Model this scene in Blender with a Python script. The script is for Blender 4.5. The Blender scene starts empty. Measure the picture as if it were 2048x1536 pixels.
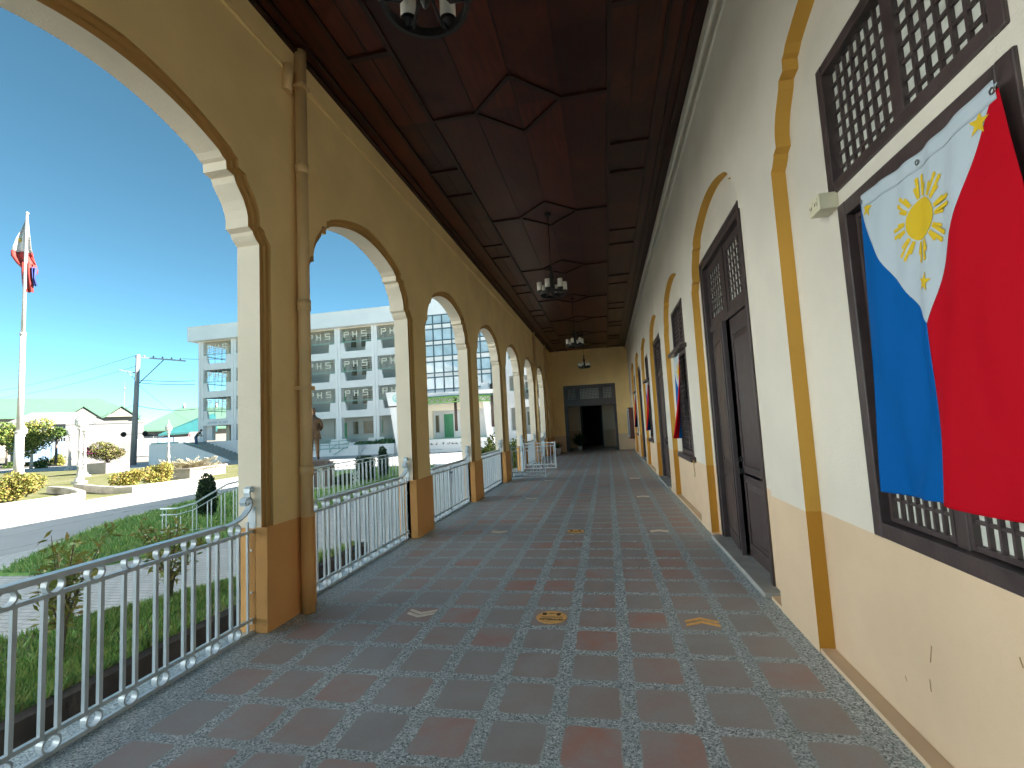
import bpy, bmesh, math, random
from mathutils import Vector, Matrix
random.seed(7)
R_ = math.radians
sc = bpy.context.scene
COL = sc.collection

# ---------------------------------------------------------------- camera
FPX, YAW, PIT, ROLL = 953.64, 0.1920, 0.08499, -0.05261      # focal length in px of the 2048 px wide frame
_cy, _sy, _cp, _sp = math.cos(YAW), math.sin(YAW), math.cos(PIT), math.sin(PIT)
FW = Vector((-_sy*_cp, _cy*_cp, _sp)); _r0 = Vector((_cy, _sy, 0)); _u0 = _r0.cross(FW)
RT = math.cos(ROLL)*_r0 + math.sin(ROLL)*_u0
UP = -math.sin(ROLL)*_r0 + math.cos(ROLL)*_u0
EYE = Vector((0, 0, 1.5))
cd = bpy.data.cameras.new('camera'); cam = bpy.data.objects.new('camera', cd); COL.objects.link(cam)
cd.sensor_width = 36; cd.lens = 36*FPX/2048; cd.clip_start = 0.05; cd.clip_end = 2000
m = Matrix.Identity(4)
for i in range(3):
    m[i][0], m[i][1], m[i][2], m[i][3] = RT[i], UP[i], -FW[i], EYE[i]
cam.matrix_world = m
sc.camera = cam

# ---------------------------------------------------------------- sky, sun, exposure
SUN_AZ, SUN_EL = 17.0, 32.0            # azimuth counter-clockwise from +X
w = bpy.data.worlds.new('World'); sc.world = w; w.use_nodes = True
nt = w.node_tree; bg = nt.nodes['Background']
sky = nt.nodes.new('ShaderNodeTexSky'); sky.sky_type = 'NISHITA'; sky.sun_disc = False
sky.sun_elevation = R_(SUN_EL); sky.sun_rotation = R_(90-SUN_AZ)
sky.air_density = 0.35; sky.dust_density = 0.05; sky.ozone_density = 1.6; sky.altitude = 1000
tint = nt.nodes.new('ShaderNodeMix'); tint.data_type = 'RGBA'; tint.blend_type = 'MULTIPLY'; tint.inputs[0].default_value = 1
tint.inputs[7].default_value = (.52, .79, .61, 1)
nt.links.new(sky.outputs[0], tint.inputs[6]); nt.links.new(tint.outputs[2], bg.inputs[0]); bg.inputs[1].default_value = 0.06
sd = bpy.data.lights.new('sun', 'SUN'); sun = bpy.data.objects.new('sun', sd); COL.objects.link(sun)
sd.energy = 3.0; sd.angle = R_(0.5); sd.color = (1.0, 0.94, 0.85)
sdir = Vector((math.cos(R_(SUN_AZ))*math.cos(R_(SUN_EL)), math.sin(R_(SUN_AZ))*math.cos(R_(SUN_EL)), math.sin(R_(SUN_EL))))
sun.rotation_euler = (-sdir).to_track_quat('-Z', 'Y').to_euler(); sun.location = sdir*60
sc.view_settings.view_transform = 'Standard'; sc.view_settings.look = 'None'
sc.view_settings.exposure = 3.42; sc.view_settings.gamma = 1
sc.render.engine = 'CYCLES'
sc.cycles.use_denoising = True
sc.cycles.max_bounces = 12; sc.cycles.diffuse_bounces = 8; sc.cycles.glossy_bounces = 4

# ---------------------------------------------------------------- helpers
def tag(o, label=None, cat=None, group=None, kind=None):
    if label: o['label'] = label
    if cat: o['category'] = cat
    if group: o['group'] = group
    if kind: o['kind'] = kind
    return o

def thing(name, label, cat, loc=(0, 0, 0), rotz=0, group=None):
    o = bpy.data.objects.new(name, None); COL.objects.link(o)
    o.empty_display_size = .2
    o.location = loc; o.rotation_euler = (0, 0, rotz)
    return tag(o, label, cat, group)

def dup(root, loc=None, rotz=None, label=None, scale=None):
    def cp(o, parent):
        c = o.copy(); COL.objects.link(c)
        if parent: c.parent = parent
        for ch in list(o.children): cp(ch, c)
        return c
    r = cp(root, None)
    if loc is not None: r.location = loc
    if rotz is not None: r.rotation_euler = (0, 0, rotz)
    if label: r['label'] = label
    if scale: r.scale = (scale,)*3 if not hasattr(scale, '__len__') else scale
    return r

def at(px, py, depth):                 # the world point seen at a pixel, at a distance along the view axis
    return EYE + depth*((px-1024)/FPX*RT + (768-py)/FPX*UP + FW)

class MB:
    def __init__(s): s.v = []; s.f = []; s.m = []; s.sm = []
    def add(s, vs, fs, mat, smooth=False):
        b = len(s.v); s.v += [tuple(x) for x in vs]
        for f in fs:
            s.f.append([b+i for i in f]); s.m.append(mat); s.sm.append(smooth)
    def quad(s, a, b, c, d, mat): s.add([a, b, c, d], [(0, 1, 2, 3)], mat)
    def box(s, x0, x1, y0, y1, z0, z1, mat):
        vs = [(x0,y0,z0),(x1,y0,z0),(x1,y1,z0),(x0,y1,z0),(x0,y0,z1),(x1,y0,z1),(x1,y1,z1),(x0,y1,z1)]
        s.add(vs, [(0,3,2,1),(4,5,6,7),(0,1,5,4),(1,2,6,5),(2,3,7,6),(3,0,4,7)], mat)
    def beam(s, p, q, wd, ht, mat, up=(0,0,1)):      # rectangular bar from p to q
        p, q, up = Vector(p), Vector(q), Vector(up); d = (q-p).normalized()
        a = d.cross(up)
        if a.length < 1e-4: a = d.cross(Vector((1,0,0)))
        a.normalize(); b = a.cross(d)
        vs = []
        for c in (p, q):
            for i, j in ((-1,-1),(1,-1),(1,1),(-1,1)): vs.append(c + a*(i*wd/2) + b*(j*ht/2))
        s.add(vs, [(3,2,1,0),(4,5,6,7),(0,1,5,4),(1,2,6,5),(2,3,7,6),(3,0,4,7)], mat)
    def tube(s, pts, r, mat, n=8, smooth=True, caps=True):
        pts = [Vector(p) for p in pts]; k = len(pts)
        rs = r if hasattr(r, '__len__') else [r]*k
        vs = []; prev = None
        for i, p in enumerate(pts):
            d = (pts[min(i+1,k-1)]-pts[max(i-1,0)]).normalized()
            if prev is None:
                a = d.cross(Vector((0,0,1)))
                if a.length < 1e-3: a = d.cross(Vector((1,0,0)))
            else: a = prev - d*prev.dot(d)
            a.normalize(); prev = a; b = d.cross(a)
            for j in range(n):
                t = 2*math.pi*j/n; vs.append(p + (a*math.cos(t)+b*math.sin(t))*rs[i])
        fs = [(i*n+j, i*n+(j+1)%n, (i+1)*n+(j+1)%n, (i+1)*n+j) for i in range(k-1) for j in range(n)]
        s.add(vs, fs, mat, smooth)
        if caps:
            b0 = len(s.v)-len(vs)
            s.f.append([b0+j for j in range(n)][::-1]); s.m.append(mat); s.sm.append(False)
            s.f.append([b0+(k-1)*n+j for j in range(n)]); s.m.append(mat); s.sm.append(False)
    def lathe(s, prof, mat, o=(0,0,0), n=16, smooth=True):
        vs = []; k = len(prof)
        for r, z in prof:
            for j in range(n):
                t = 2*math.pi*j/n; vs.append((o[0]+r*math.cos(t), o[1]+r*math.sin(t), o[2]+z))
        fs = [(i*n+j, i*n+(j+1)%n, (i+1)*n+(j+1)%n, (i+1)*n+j) for i in range(k-1) for j in range(n)]
        s.add(vs, fs, mat, smooth)
    def prism(s, poly, a0, a1, axis, mat):           # extrude a 2-D polygon along an axis
        k = len(poly)
        def P(u, v, a): return {'X': (a,u,v), 'Y': (u,a,v), 'Z': (u,v,a)}[axis]
        vs = [P(u,v,a0) for u,v in poly] + [P(u,v,a1) for u,v in poly]
        fs = [tuple(range(k))[::-1], tuple(range(k,2*k))] + [(i,(i+1)%k,k+(i+1)%k,k+i) for i in range(k)]
        s.add(vs, fs, mat)
    def strip(s, path, wd, th, mat, axis='X', c=0):  # flat bar bent along a path in the YZ plane; its width lies along X
        path = [Vector((0,)+tuple(p)) for p in path]; k = len(path); vs = []
        for i, p in enumerate(path):
            d = (path[min(i+1,k-1)]-path[max(i-1,0)]).normalized(); nrm = Vector((0,-d.z,d.y))
            for sx, sn in ((-1,-1),(1,-1),(1,1),(-1,1)):
                q = p + nrm*(sn*th/2); vs.append((c+sx*wd/2, q.y, q.z) if axis == 'X' else (q.y, c+sx*wd/2, q.z))
        fs = [(i*4+j, i*4+(j+1)%4, (i+1)*4+(j+1)%4, (i+1)*4+j) for i in range(k-1) for j in range(4)] + [(3,2,1,0), tuple((k-1)*4+j for j in range(4))]
        s.add(vs, fs, mat)
    def ring(s, cy, cz, R, wd, th, mat, axis='X', c=0, n=20):
        s.strip([(cy+R*math.cos(2*math.pi*i/n), cz+R*math.sin(2*math.pi*i/n)) for i in range(n+1)], wd, th, mat, axis, c)
    def build(s, name, parent=None, org=(0,0,0), loc=None, bevel=0):
        me = bpy.data.meshes.new(name)
        if any(abs(x) > 0 for x in org): vs = [(v[0]-org[0], v[1]-org[1], v[2]-org[2]) for v in s.v]
        else: vs = s.v
        me.from_pydata(vs, [], s.f)
        slots = []
        for mt in s.m:
            if mt not in slots: slots.append(mt)
        for mt in slots: me.materials.append(mt)
        me.polygons.foreach_set('material_index', [slots.index(mt) for mt in s.m])
        me.polygons.foreach_set('use_smooth', [bool(x) for x in s.sm])
        me.update(); me.validate()
        o = bpy.data.objects.new(name, me); COL.objects.link(o)
        if parent: o.parent = parent
        if loc is not None: o.location = loc
        elif parent is None and any(abs(x) > 0 for x in org): o.location = org
        if bevel:
            bv = o.modifiers.new('bevel', 'BEVEL'); bv.width = bevel; bv.segments = 2; bv.limit_method = 'ANGLE'; bv.angle_limit = R_(40)
        return o

# ---------------------------------------------------------------- materials
def new_mat(name):
    mt = bpy.data.materials.new(name); mt.use_nodes = True
    t = mt.node_tree; return mt, t, t.nodes['Principled BSDF']

def N(t, typ, **kw):
    n = t.nodes.new(typ)
    for k, v in kw.items():
        if k.startswith('i_'):
            n.inputs[int(k[2:])].default_value = v
        else: setattr(n, k, v)
    return n

def mth(t, op, a, b=None, c=None, clamp=False):
    n = t.nodes.new('ShaderNodeMath'); n.operation = op; n.use_clamp = clamp
    for i, x in enumerate((a, b, c)):
        if x is None: continue
        if isinstance(x, (int, float)): n.inputs[i].default_value = x
        else: t.links.new(x, n.inputs[i])
    return n.outputs[0]

def mixc(t, fac, a, b, blend='MIX'):
    n = t.nodes.new('ShaderNodeMix'); n.data_type = 'RGBA'; n.blend_type = blend
    for sock, x in ((n.inputs[0], fac), (n.inputs[6], a), (n.inputs[7], b)):
        if isinstance(x, (int, float)): sock.default_value = x
        elif isinstance(x, tuple): sock.default_value = x if len(x) == 4 else x+(1,)
        else: t.links.new(x, sock)
    return n.outputs[2]

def noise(t, vec, scale, detail=4, rough=.55):
    n = t.nodes.new('ShaderNodeTexNoise'); n.inputs['Scale'].default_value = scale
    n.inputs['Detail'].default_value = detail; n.inputs['Roughness'].default_value = rough
    if vec is not None: t.links.new(vec, n.inputs['Vector'])
    return n.outputs[0]

def ramp(t, fac, stops):
    n = t.nodes.new('ShaderNodeValToRGB'); e = n.color_ramp.elements
    while len(e) < len(stops): e.new(.5)
    for el, (p, c) in zip(e, stops):
        el.position = p; el.color = c if len(c) == 4 else c+(1,)
    t.links.new(fac, n.inputs[0]); return n.outputs[0]

def coord(t): return t.nodes.new('ShaderNodeTexCoord').outputs['Object']

def bump(t, b, h, strength=.3, dist=.01):
    n = t.nodes.new('ShaderNodeBump'); n.inputs['Strength'].default_value = strength; n.inputs['Distance'].default_value = dist
    t.links.new(h, n.inputs['Height']); t.links.new(n.outputs[0], b.inputs['Normal'])

def M(name, col, rough=.7, var=.12, scale=3, bmp=0, bscale=80, metal=0, spec=.5, stain=0, coat=0):
    mt, t, b = new_mat(name); v = coord(t)
    n1 = noise(t, v, scale, 5)
    lo = tuple(max(0, c*(1-var)) for c in col); hi = tuple(min(1, c*(1+var)) for c in col)
    c = ramp(t, n1, [(.3, lo), (.7, hi)])
    if stain:
        n2 = noise(t, v, scale*.35, 6, .7)
        f = ramp(t, n2, [(.5, (0,0,0)), (.75, (stain,)*3)])
        c = mixc(t, f, c, tuple(x*.55 for x in col))
    t.links.new(c, b.inputs['Base Color'])
    b.inputs['Roughness'].default_value = rough; b.inputs['Metallic'].default_value = metal
    b.inputs['Specular IOR Level'].default_value = spec
    if coat: b.inputs['Coat Weight'].default_value = coat; b.inputs['Coat Roughness'].default_value = .15
    if bmp: bump(t, b, noise(t, v, bscale, 3), bmp, .01)
    return mt

ARCFACE = M('cream_stucco_warm_shade', (.90, .66, .31), .85, .08, 1.3, .35, 90, stain=.10, spec=.25)  # same cream as the jambs; warm indoor shade put into the colour
STUCCO = M('cream_stucco', (.86, .74, .57), .85, .05, 1.3, .35, 90, stain=.10, spec=.25)
INWALL = M('cream_stucco_daylit', (.69, .645, .555), .85, .07, 1.1, .35, 90, stain=.10, spec=.25)  # same cream as the arcade; its daylit tone put into the colour
DADO = M('tan_dado_paint', (.70, .53, .36), .8, .06, 1.5, .3, 90, stain=.12, spec=.25)
PDADO = M('brown_tan_pillar_paint', (.74, .38, .13), .8, .06, 1.5, .3, 90, stain=.12, spec=.25)
OCHRE = M('ochre_paint', (.60, .33, .06), .8, .07, 1.5, .25, 90, stain=.1, spec=.25)
OCHRE2 = M('dark_ochre_paint', (.50, .24, .03), .8, .07, 1.5, .25, 90, spec=.25)
RINGM = M('brown_moulding_paint', (.50, .28, .09), .8, .08, 1.5, .25, 90, spec=.25)
DWOOD = M('dark_brown_wood', (.062, .044, .043), .36, .25, 8, .15, 40)
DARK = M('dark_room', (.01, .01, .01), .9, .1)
WMET = M('white_painted_iron', (.56, .63, .67), .34, .08, 6, .05, 120, metal=.15)
PIPE = M('cream_painted_pipe', (.74, .50, .24), .55, .06, 2)
CONC = M('grey_concrete', (.36, .36, .34), .85, .15, 5, .3, 60, stain=.3)
CAPIZ = M('capiz_shell', (.60, .62, .56), .45, .18, 14, .05, 50)
EOF_ = 0

# ================================================================ corridor: floor
XL, XR, HC, YE, YB = -2.667, 1.19, 5.10, 24.15, -8.0
def floor_mat():
    mt, t, b = new_mat('terracotta_tiles_in_pebble_grout'); v = coord(t)
    sep = t.nodes.new('ShaderNodeSeparateXYZ')
    wob = t.nodes.new('ShaderNodeTexNoise'); wob.inputs['Scale'].default_value = 9; wob.inputs['Detail'].default_value = 2
    t.links.new(v, wob.inputs['Vector'])
    va = t.nodes.new('ShaderNodeVectorMath'); va.operation = 'MULTIPLY_ADD'
    t.links.new(wob.outputs[1], va.inputs[0]); va.inputs[1].default_value = (.022, .022, 0); t.links.new(v, va.inputs[2])
    t.links.new(va.outputs[0], sep.inputs[0]); x, y = sep.outputs[0], sep.outputs[1]
    P = .3625
    u = mth(t, 'DIVIDE', mth(t, 'SUBTRACT', x, -1.6207-P/2+.011), P); q = mth(t, 'DIVIDE', mth(t, 'SUBTRACT', y, 3.7975-P/2+.011), P)
    iu, iq = mth(t, 'FLOOR', u), mth(t, 'FLOOR', q)
    ax = mth(t, 'ABSOLUTE', mth(t, 'MULTIPLY', mth(t, 'SUBTRACT', mth(t, 'SUBTRACT', u, iu), .5), P))
    ay = mth(t, 'ABSOLUTE', mth(t, 'MULTIPLY', mth(t, 'SUBTRACT', mth(t, 'SUBTRACT', q, iq), .5), P))
    rr = .032
    dx = mth(t, 'MAXIMUM', mth(t, 'SUBTRACT', ax, .136-rr), 0.0); dy = mth(t, 'MAXIMUM', mth(t, 'SUBTRACT', ay, .145-rr), 0.0)
    d = mth(t, 'SUBTRACT', mth(t, 'SQRT', mth(t, 'ADD', mth(t, 'MULTIPLY', dx, dx), mth(t, 'MULTIPLY', dy, dy))), rr)
    tile = mth(t, 'MULTIPLY_ADD', d, -1/.008, .5, True)
    inside = mth(t, 'MULTIPLY', mth(t, 'GREATER_THAN', x, -2.53), mth(t, 'LESS_THAN', x, 1.105))
    tile = mth(t, 'MULTIPLY', tile, inside)
    comb = t.nodes.new('ShaderNodeCombineXYZ'); t.links.new(iu, comb.inputs[0]); t.links.new(iq, comb.inputs[1])
    wn = t.nodes.new('ShaderNodeTexWhiteNoise'); wn.noise_dimensions = '2D'; t.links.new(comb.outputs[0], wn.inputs['Vector'])
    tc = ramp(t, wn.outputs[0], [(0, (.34, .315, .31)), (.35, (.39, .325, .305)), (.7, (.44, .295, .26)), (1, (.50, .245, .195))])
    blot = noise(t, v, 3.2, 6, .65)
    tc = mixc(t, ramp(t, blot, [(.36, (0,0,0)), (.66, (.75,.75,.75))]), tc, (.40, .42, .44))
    fine = noise(t, v, 60, 4, .7)
    tc = mixc(t, ramp(t, fine, [(.35, (.25,)*3), (.65, (0,0,0))]), tc, (.30, .26, .245))
    vo = t.nodes.new('ShaderNodeTexVoronoi'); vo.inputs['Scale'].default_value = 130; t.links.new(v, vo.inputs['Vector'])
    sepc = t.nodes.new('ShaderNodeSeparateColor'); t.links.new(vo.outputs['Color'], sepc.inputs[0])
    gc = ramp(t, sepc.outputs[0], [(0, (.07, .085, .09)), (.3, (.32, .38, .405)), (.72, (.52, .60, .63)), (1, (.86, .92, .94))])
    big = noise(t, v, 1.1, 5, .6)
    gc = mixc(t, ramp(t, big, [(.35, (.45,)*3), (.7, (0,0,0))]), gc, (.32, .38, .40))
    edge = mth(t, 'SUBTRACT', 1.0, mth(t, 'MULTIPLY', mth(t, 'ABSOLUTE', d), 1/.012), None, True)
    gc = mixc(t, mth(t, 'MULTIPLY', mth(t, 'MULTIPLY', edge, inside), .45), gc, (.42, .44, .43))
    t.links.new(mixc(t, tile, gc, tc), b.inputs['Base Color'])
    rgh = mth(t, 'ADD', mth(t, 'MULTIPLY', tile, -.10), mth(t, 'MULTIPLY_ADD', blot, .30, .46))
    t.links.new(rgh, b.inputs['Roughness'])
    h = mth(t, 'ADD', mth(t, 'MULTIPLY', tile, .8), mth(t, 'MULTIPLY', mth(t, 'SUBTRACT', 1.0, tile), mth(t, 'MULTIPLY', vo.outputs['Distance'], .8)))
    h = mth(t, 'ADD', h, mth(t, 'MULTIPLY', blot, .5))
    bump(t, b, h, .35, .004)
    return mt
FLOORM = floor_mat()
f = MB(); f.box(-3.05, 1.45, YB, 31, -.75, 0, FLOORM)
tag(f.build('floor'), kind='structure')

# ================================================================ arch outline (half outline, from the springing to the crown)
HALF = [(0,3.09),(-.035,3.115),(-.065,3.15),(-.075,3.175),(-.125,3.195),(-.125,3.27),(-.14,3.33),(-.175,3.40),(-.22,3.455),(-.255,3.50),(-.272,3.545),(-.345,3.558),(-.35,3.625)]
def arch(half_w, zs=0.0, off=0.0):
    """(d, z) points of one side, jamb to crown"""
    pts = [(half_w+d, z+zs) for d, z in HALF]
    d0, z0 = pts[-1]; crown = 3.84+zs; k = (crown-z0)/d0**2
    pts += [(d0-.03, z0+.012), (d0-.07, z0+.045)]
    d1 = d0-.07; z1 = z0+.045; k = (crown-z1)/d1**2
    for i in range(1, 15):
        d = d1*(1-i/14); pts.append((d, crown-k*d*d))
    if off:
        out = []
        for i, (d, z) in enumerate(pts):
            fr = max(0, min(1, (d)/half_w)); out.append((d+off*min(1, fr*1.25), z+off*(1-fr)+.25*off*(0 if i == 0 else 1)))
        pts = out
    return pts
def outline(c, pts, z0):               # whole opening outline as (y, z), near side first
    side = [(c+d, z) for d, z in pts]
    near = [(2*c-y, z) for y, z in side]
    return [(near[0][0], z0)] + near + side[::-1][1:] + [(side[0][0], z0)]

def wall_with_openings(mb, X, ylo, yhi, openings, ztop, zsplit, m_lo, m_hi, flip):
    """flat wall face in the plane x=X with arch shaped openings (list of outlines)"""
    def Q(y0, z0, y1, z1, z2, z3, mt):
        a = [(X,y0,z0),(X,y1,z1),(X,y1,z3),(X,y0,z2)]
        mb.add(a if not flip else a[::-1], [(0,1,2,3)], mt)
    y = ylo
    for o in openings + [None]:
        y1 = o[0][0] if o else yhi
        if y1 > y:
            if zsplit: Q(y, 0, y1, 0, zsplit, zsplit, m_lo)
            Q(y, zsplit, y1, zsplit, ztop, ztop, m_hi)
        if o:
            for (ya, za), (yb, zb) in zip(o[1:-1], o[2:-1]):
                if yb-ya > 1e-5: Q(ya, za, yb, zb, ztop, ztop, m_hi)
            y = o[-1][0]
def reveal(mb, o, x0, x1, mats, flip):
    for (ya, za), (yb, zb) in zip(o[:-1], o[1:]):
        mt = mats(max(za, zb), min(za, zb))
        a = [(x0,ya,za),(x0,yb,zb),(x1,yb,zb),(x1,ya,za)]
        mb.add(a if not flip else a[::-1], [(0,1,2,3)], mt)

# ================================================================ arcade wall
BAY, PW, J0 = 2.990, .628, 3.362
YN = 30.2
arc_root = thing('arcade_wall', 'cream stucco arcade wall of scalloped arches along the open side', 'arcade', (-2.8, 9, 0))
O = tuple(arc_root.location)
centres = [J0 - (BAY-PW)/2 + BAY*k for k in range(-3, 8)]
centres = [c for c in centres if c+1.2 < 24.2]
a = MB()
hw = (BAY-PW)/2
o_in = [outline(c, arch(hw, 0, .075), .80) for c in centres]
o_0 = [outline(c, arch(hw), 0) for c in centres]
XO = -2.925
HI = 7.85
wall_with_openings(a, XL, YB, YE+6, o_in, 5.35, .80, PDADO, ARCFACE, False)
wall_with_openings(a, XO, YB, YE+6, o_0, 5.25, 0, DADO, STUCCO, True)
for c, oi, o0 in zip(centres, o_in, o_0):
    reveal(a, oi, XL, XL-.028, lambda zh, zl: RINGM, True)
    oi2 = outline(c, arch(hw, 0, .040), .80)
    # two small steps of the moulding round the opening
    def ringface(o1, o2, X, mt):
        for i in range(len(o1)-1):
            p, q, r, s_ = o1[i], o1[i+1], o2[i+1], o2[i]
            a.add([(X,p[0],p[1]),(X,s_[0],s_[1]),(X,r[0],r[1]),(X,q[0],q[1])], [(0,1,2,3)], mt)
    ringface(oi, oi2, XL-.028, RINGM)
    reveal(a, oi2, XL-.028, XL-.05, lambda zh, zl: RINGM, True)
    o0u = [(o0[0][0], .80)] + o0[1:-1] + [(o0[-1][0], .80)]
    ringface(oi2, o0u, XL-.05, RINGM)
    reveal(a, o0, XL-.05, XO, lambda zh, zl: STUCCO, True)
a.build('arch_wall', arc_root, O)
pl = MB()
js = [c+hw for c in centres]
for j in js: pl.box(XO-.004, XL+.004, j-.004, j+PW+.004, 0, .80, PDADO)
pl.build('plinth', arc_root, O, bevel=.006)
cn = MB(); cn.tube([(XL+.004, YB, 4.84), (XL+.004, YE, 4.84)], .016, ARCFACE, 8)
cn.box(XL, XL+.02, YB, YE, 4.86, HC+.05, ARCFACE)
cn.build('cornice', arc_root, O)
YW_ = -6; up = MB(); up.box(XO-.002, 9, YW_, YN, 5.36, HI, STUCCO); up.box(XO-.6, 9.5, YW_-.6, YN+.5, HI, HI+.18, CONC); up.box(XO-.002, 1.3, YB, YW_, 5.36, 5.75, STUCCO)
up.build('upper_storey', arc_root, O)
# downpipes
def downpipe(y, x=-2.6, r=.052, top=5.32):
    p = MB(); p.tube([(x, y, .03), (x, y, top)], r, PIPE, 16)
    for z in (1.15, 2.62, 3.9): p.tube([(x, y, z), (x, y, z+.09)], r+.007, PIPE, 16)
    d = p.build('downpipe', arc_root, O)
    e = MB()
    for z in (1.9, 4.72): e.box(XL-.002, x+r+.006, y-r-.006, y+r+.006, z, z+.035, PIPE); 
    e.tube([(XL+.02, y-.14, 4.62), (XL+.045, y-.14, 4.86)], .045, PIPE, 10)
    e.build('pipe_bracket', d, O)
    g = MB(); g.tube([(x, y, .001), (x, y, .80)], r+.0035, PDADO, 16); g.build('painted_pipe_foot', d, O)
downpipe(3.78); downpipe(18.42, -2.61, .05); downpipe(21.75, -2.61, .05)

# ================================================================ inner wall with recessed door and window bays
in_root = thing('corridor_wall', 'long cream and tan wall with ochre edged recesses holding doors and windows', 'wall', (1.3, 9, 0))
O2 = tuple(in_root.location)
RC = 2.148; RB = 3.090; RH = 1.22; XRE = 1.28
rcs = [RC + RB*k for k in range(-2, 7)]
kinds = ['door' if k % 2 else 'window' for k in range(-2, 7)]
DZ = .857
b = MB()
ro = [outline(c, arch(RH), 0) for c in rcs]
YW = -5.8          # the wall begins here; an unseen opening is left before it to let light in
wall_with_openings(b, XR, YW, YE, ro, HC+.1, DZ, DADO, INWALL, True)
def rects(y0, y1, z0, z1, holes):
    ys = sorted({y0, y1, *[h[0] for h in holes], *[h[1] for h in holes]}); zs = sorted({z0, z1, DZ, *[h[2] for h in holes], *[h[3] for h in holes]})
    for ya, yb in zip(ys, ys[1:]):
        for za, zb in zip(zs, zs[1:]):
            ym, zm = (ya+yb)/2, (za+zb)/2
            if any(h[0] < ym < h[1] and h[2] < zm < h[3] for h in holes): continue
            yield ya, yb, za, zb
WL = (-.53, .59, .86, 2.555); WU = (-.52, .66, 2.635, 3.36); DO = (-.82, 1.0, .0, 3.38)
for c, k, o in zip(rcs, kinds, ro):
    holes = [(c+h[0]+.01, c+h[1]-.01, h[2]+.01, h[3]-.01) for h in ((WL, WU) if k == 'window' else (DO,))]
    for ya, yb, za, zb in rects(c-RH-.03, c+RH+.03, 0, 3.9, holes):
        mt = DADO if zb <= DZ+1e-6 else INWALL
        b.add([(XRE,ya,za),(XRE,ya,zb),(XRE,yb,zb),(XRE,yb,za)], [(0,1,2,3)], mt)
    # reveal, darker below the dado line
    jam = []
    for (p, q) in zip(o[:-1], o[1:]):
        if abs(p[0]-q[0]) < 1e-6 and min(p[1], q[1]) < DZ < max(p[1], q[1]):
            mid = (p[0], DZ); jam += [(p, mid), (mid, q)]
        else: jam.append((p, q))
    for p, q in jam:
        mt = OCHRE2 if max(p[1], q[1]) <= DZ+1e-6 else OCHRE
        b.add([(XR,p[0],p[1]),(XRE+.02,p[0],p[1]),(XRE+.02,q[0],q[1]),(XR,q[0],q[1])], [(0,1,2,3)], mt)
b.build('wall_face', in_root, O2)
sm = M('scuff_brown', (.40, .28, .15), .8, .2)
for y, z, dz, dy in ((2.42, .40, .075, -.02), (2.44, .27, .05, 0), (2.62, .22, .022, .006), (1.92, .62, .03, .01)):
    q = MB(); q.beam((XRE-.0008, y, z), (XRE-.0008, y+dy, z+dz), .0035, .003, sm); q.build('scuff_mark', in_root, O2)
lg = MB()
for c, k in zip(rcs, kinds):
    if k == 'window': lg.box(XR+.004, XRE-.001, c-RH+.001, c+RH-.001, 0.001, .028, DADO)
    else:
        for ya, yb in ((c-RH+.001, c-.98), (c+1.02, c+RH-.001)): lg.box(XR+.004, XRE-.001, ya, yb, .001, .028, DADO)
lg.build('skirting_ledge', in_root, O2)
cr = MB(); cr.box(1.115, XR, YW, YE, 4.95, HC+.05, INWALL); cr.tube([(1.13, YW, 4.94), (1.13, YE, 4.94)], .022, INWALL, 8); cr.tube([(1.19, YW, 4.89), (1.19, YE, 4.89)], .018, INWALL, 8)
cr.build('cornice', in_root, O2)
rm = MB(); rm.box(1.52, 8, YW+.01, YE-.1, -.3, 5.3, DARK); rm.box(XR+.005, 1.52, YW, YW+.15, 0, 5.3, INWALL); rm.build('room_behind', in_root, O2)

def lattice(frame, pane, X, y0, y1, z0, z1, nc, nr, bar=.014, dep=.02):
    for i in range(1, nc): y = y0+(y1-y0)*i/nc; frame.box(X, X+dep, y-bar/2, y+bar/2, z0, z1, DWOOD)
    for i in range(1, nr): z = z0+(z1-z0)*i/nr; frame.box(X+.002, X+dep+.002, y0, y1, z-bar/2, z+bar/2, DWOOD)
    pane.box(X+dep-.004, X+dep+.006, y0, y1, z0, z1, CAPIZ)
def frame_rect(mb, X0, X1, y0, y1, z0, z1, t, mt):
    mb.box(X0, X1, y0, y0+t, z0, z1, mt); mb.box(X0, X1, y1-t, y1, z0, z1, mt)
    mb.box(X0+.002, X1, y0+t, y1-t, z1-t, z1, mt); mb.box(X0+.002, X1, y0+t, y1-t, z0, z0+t, mt)

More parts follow.
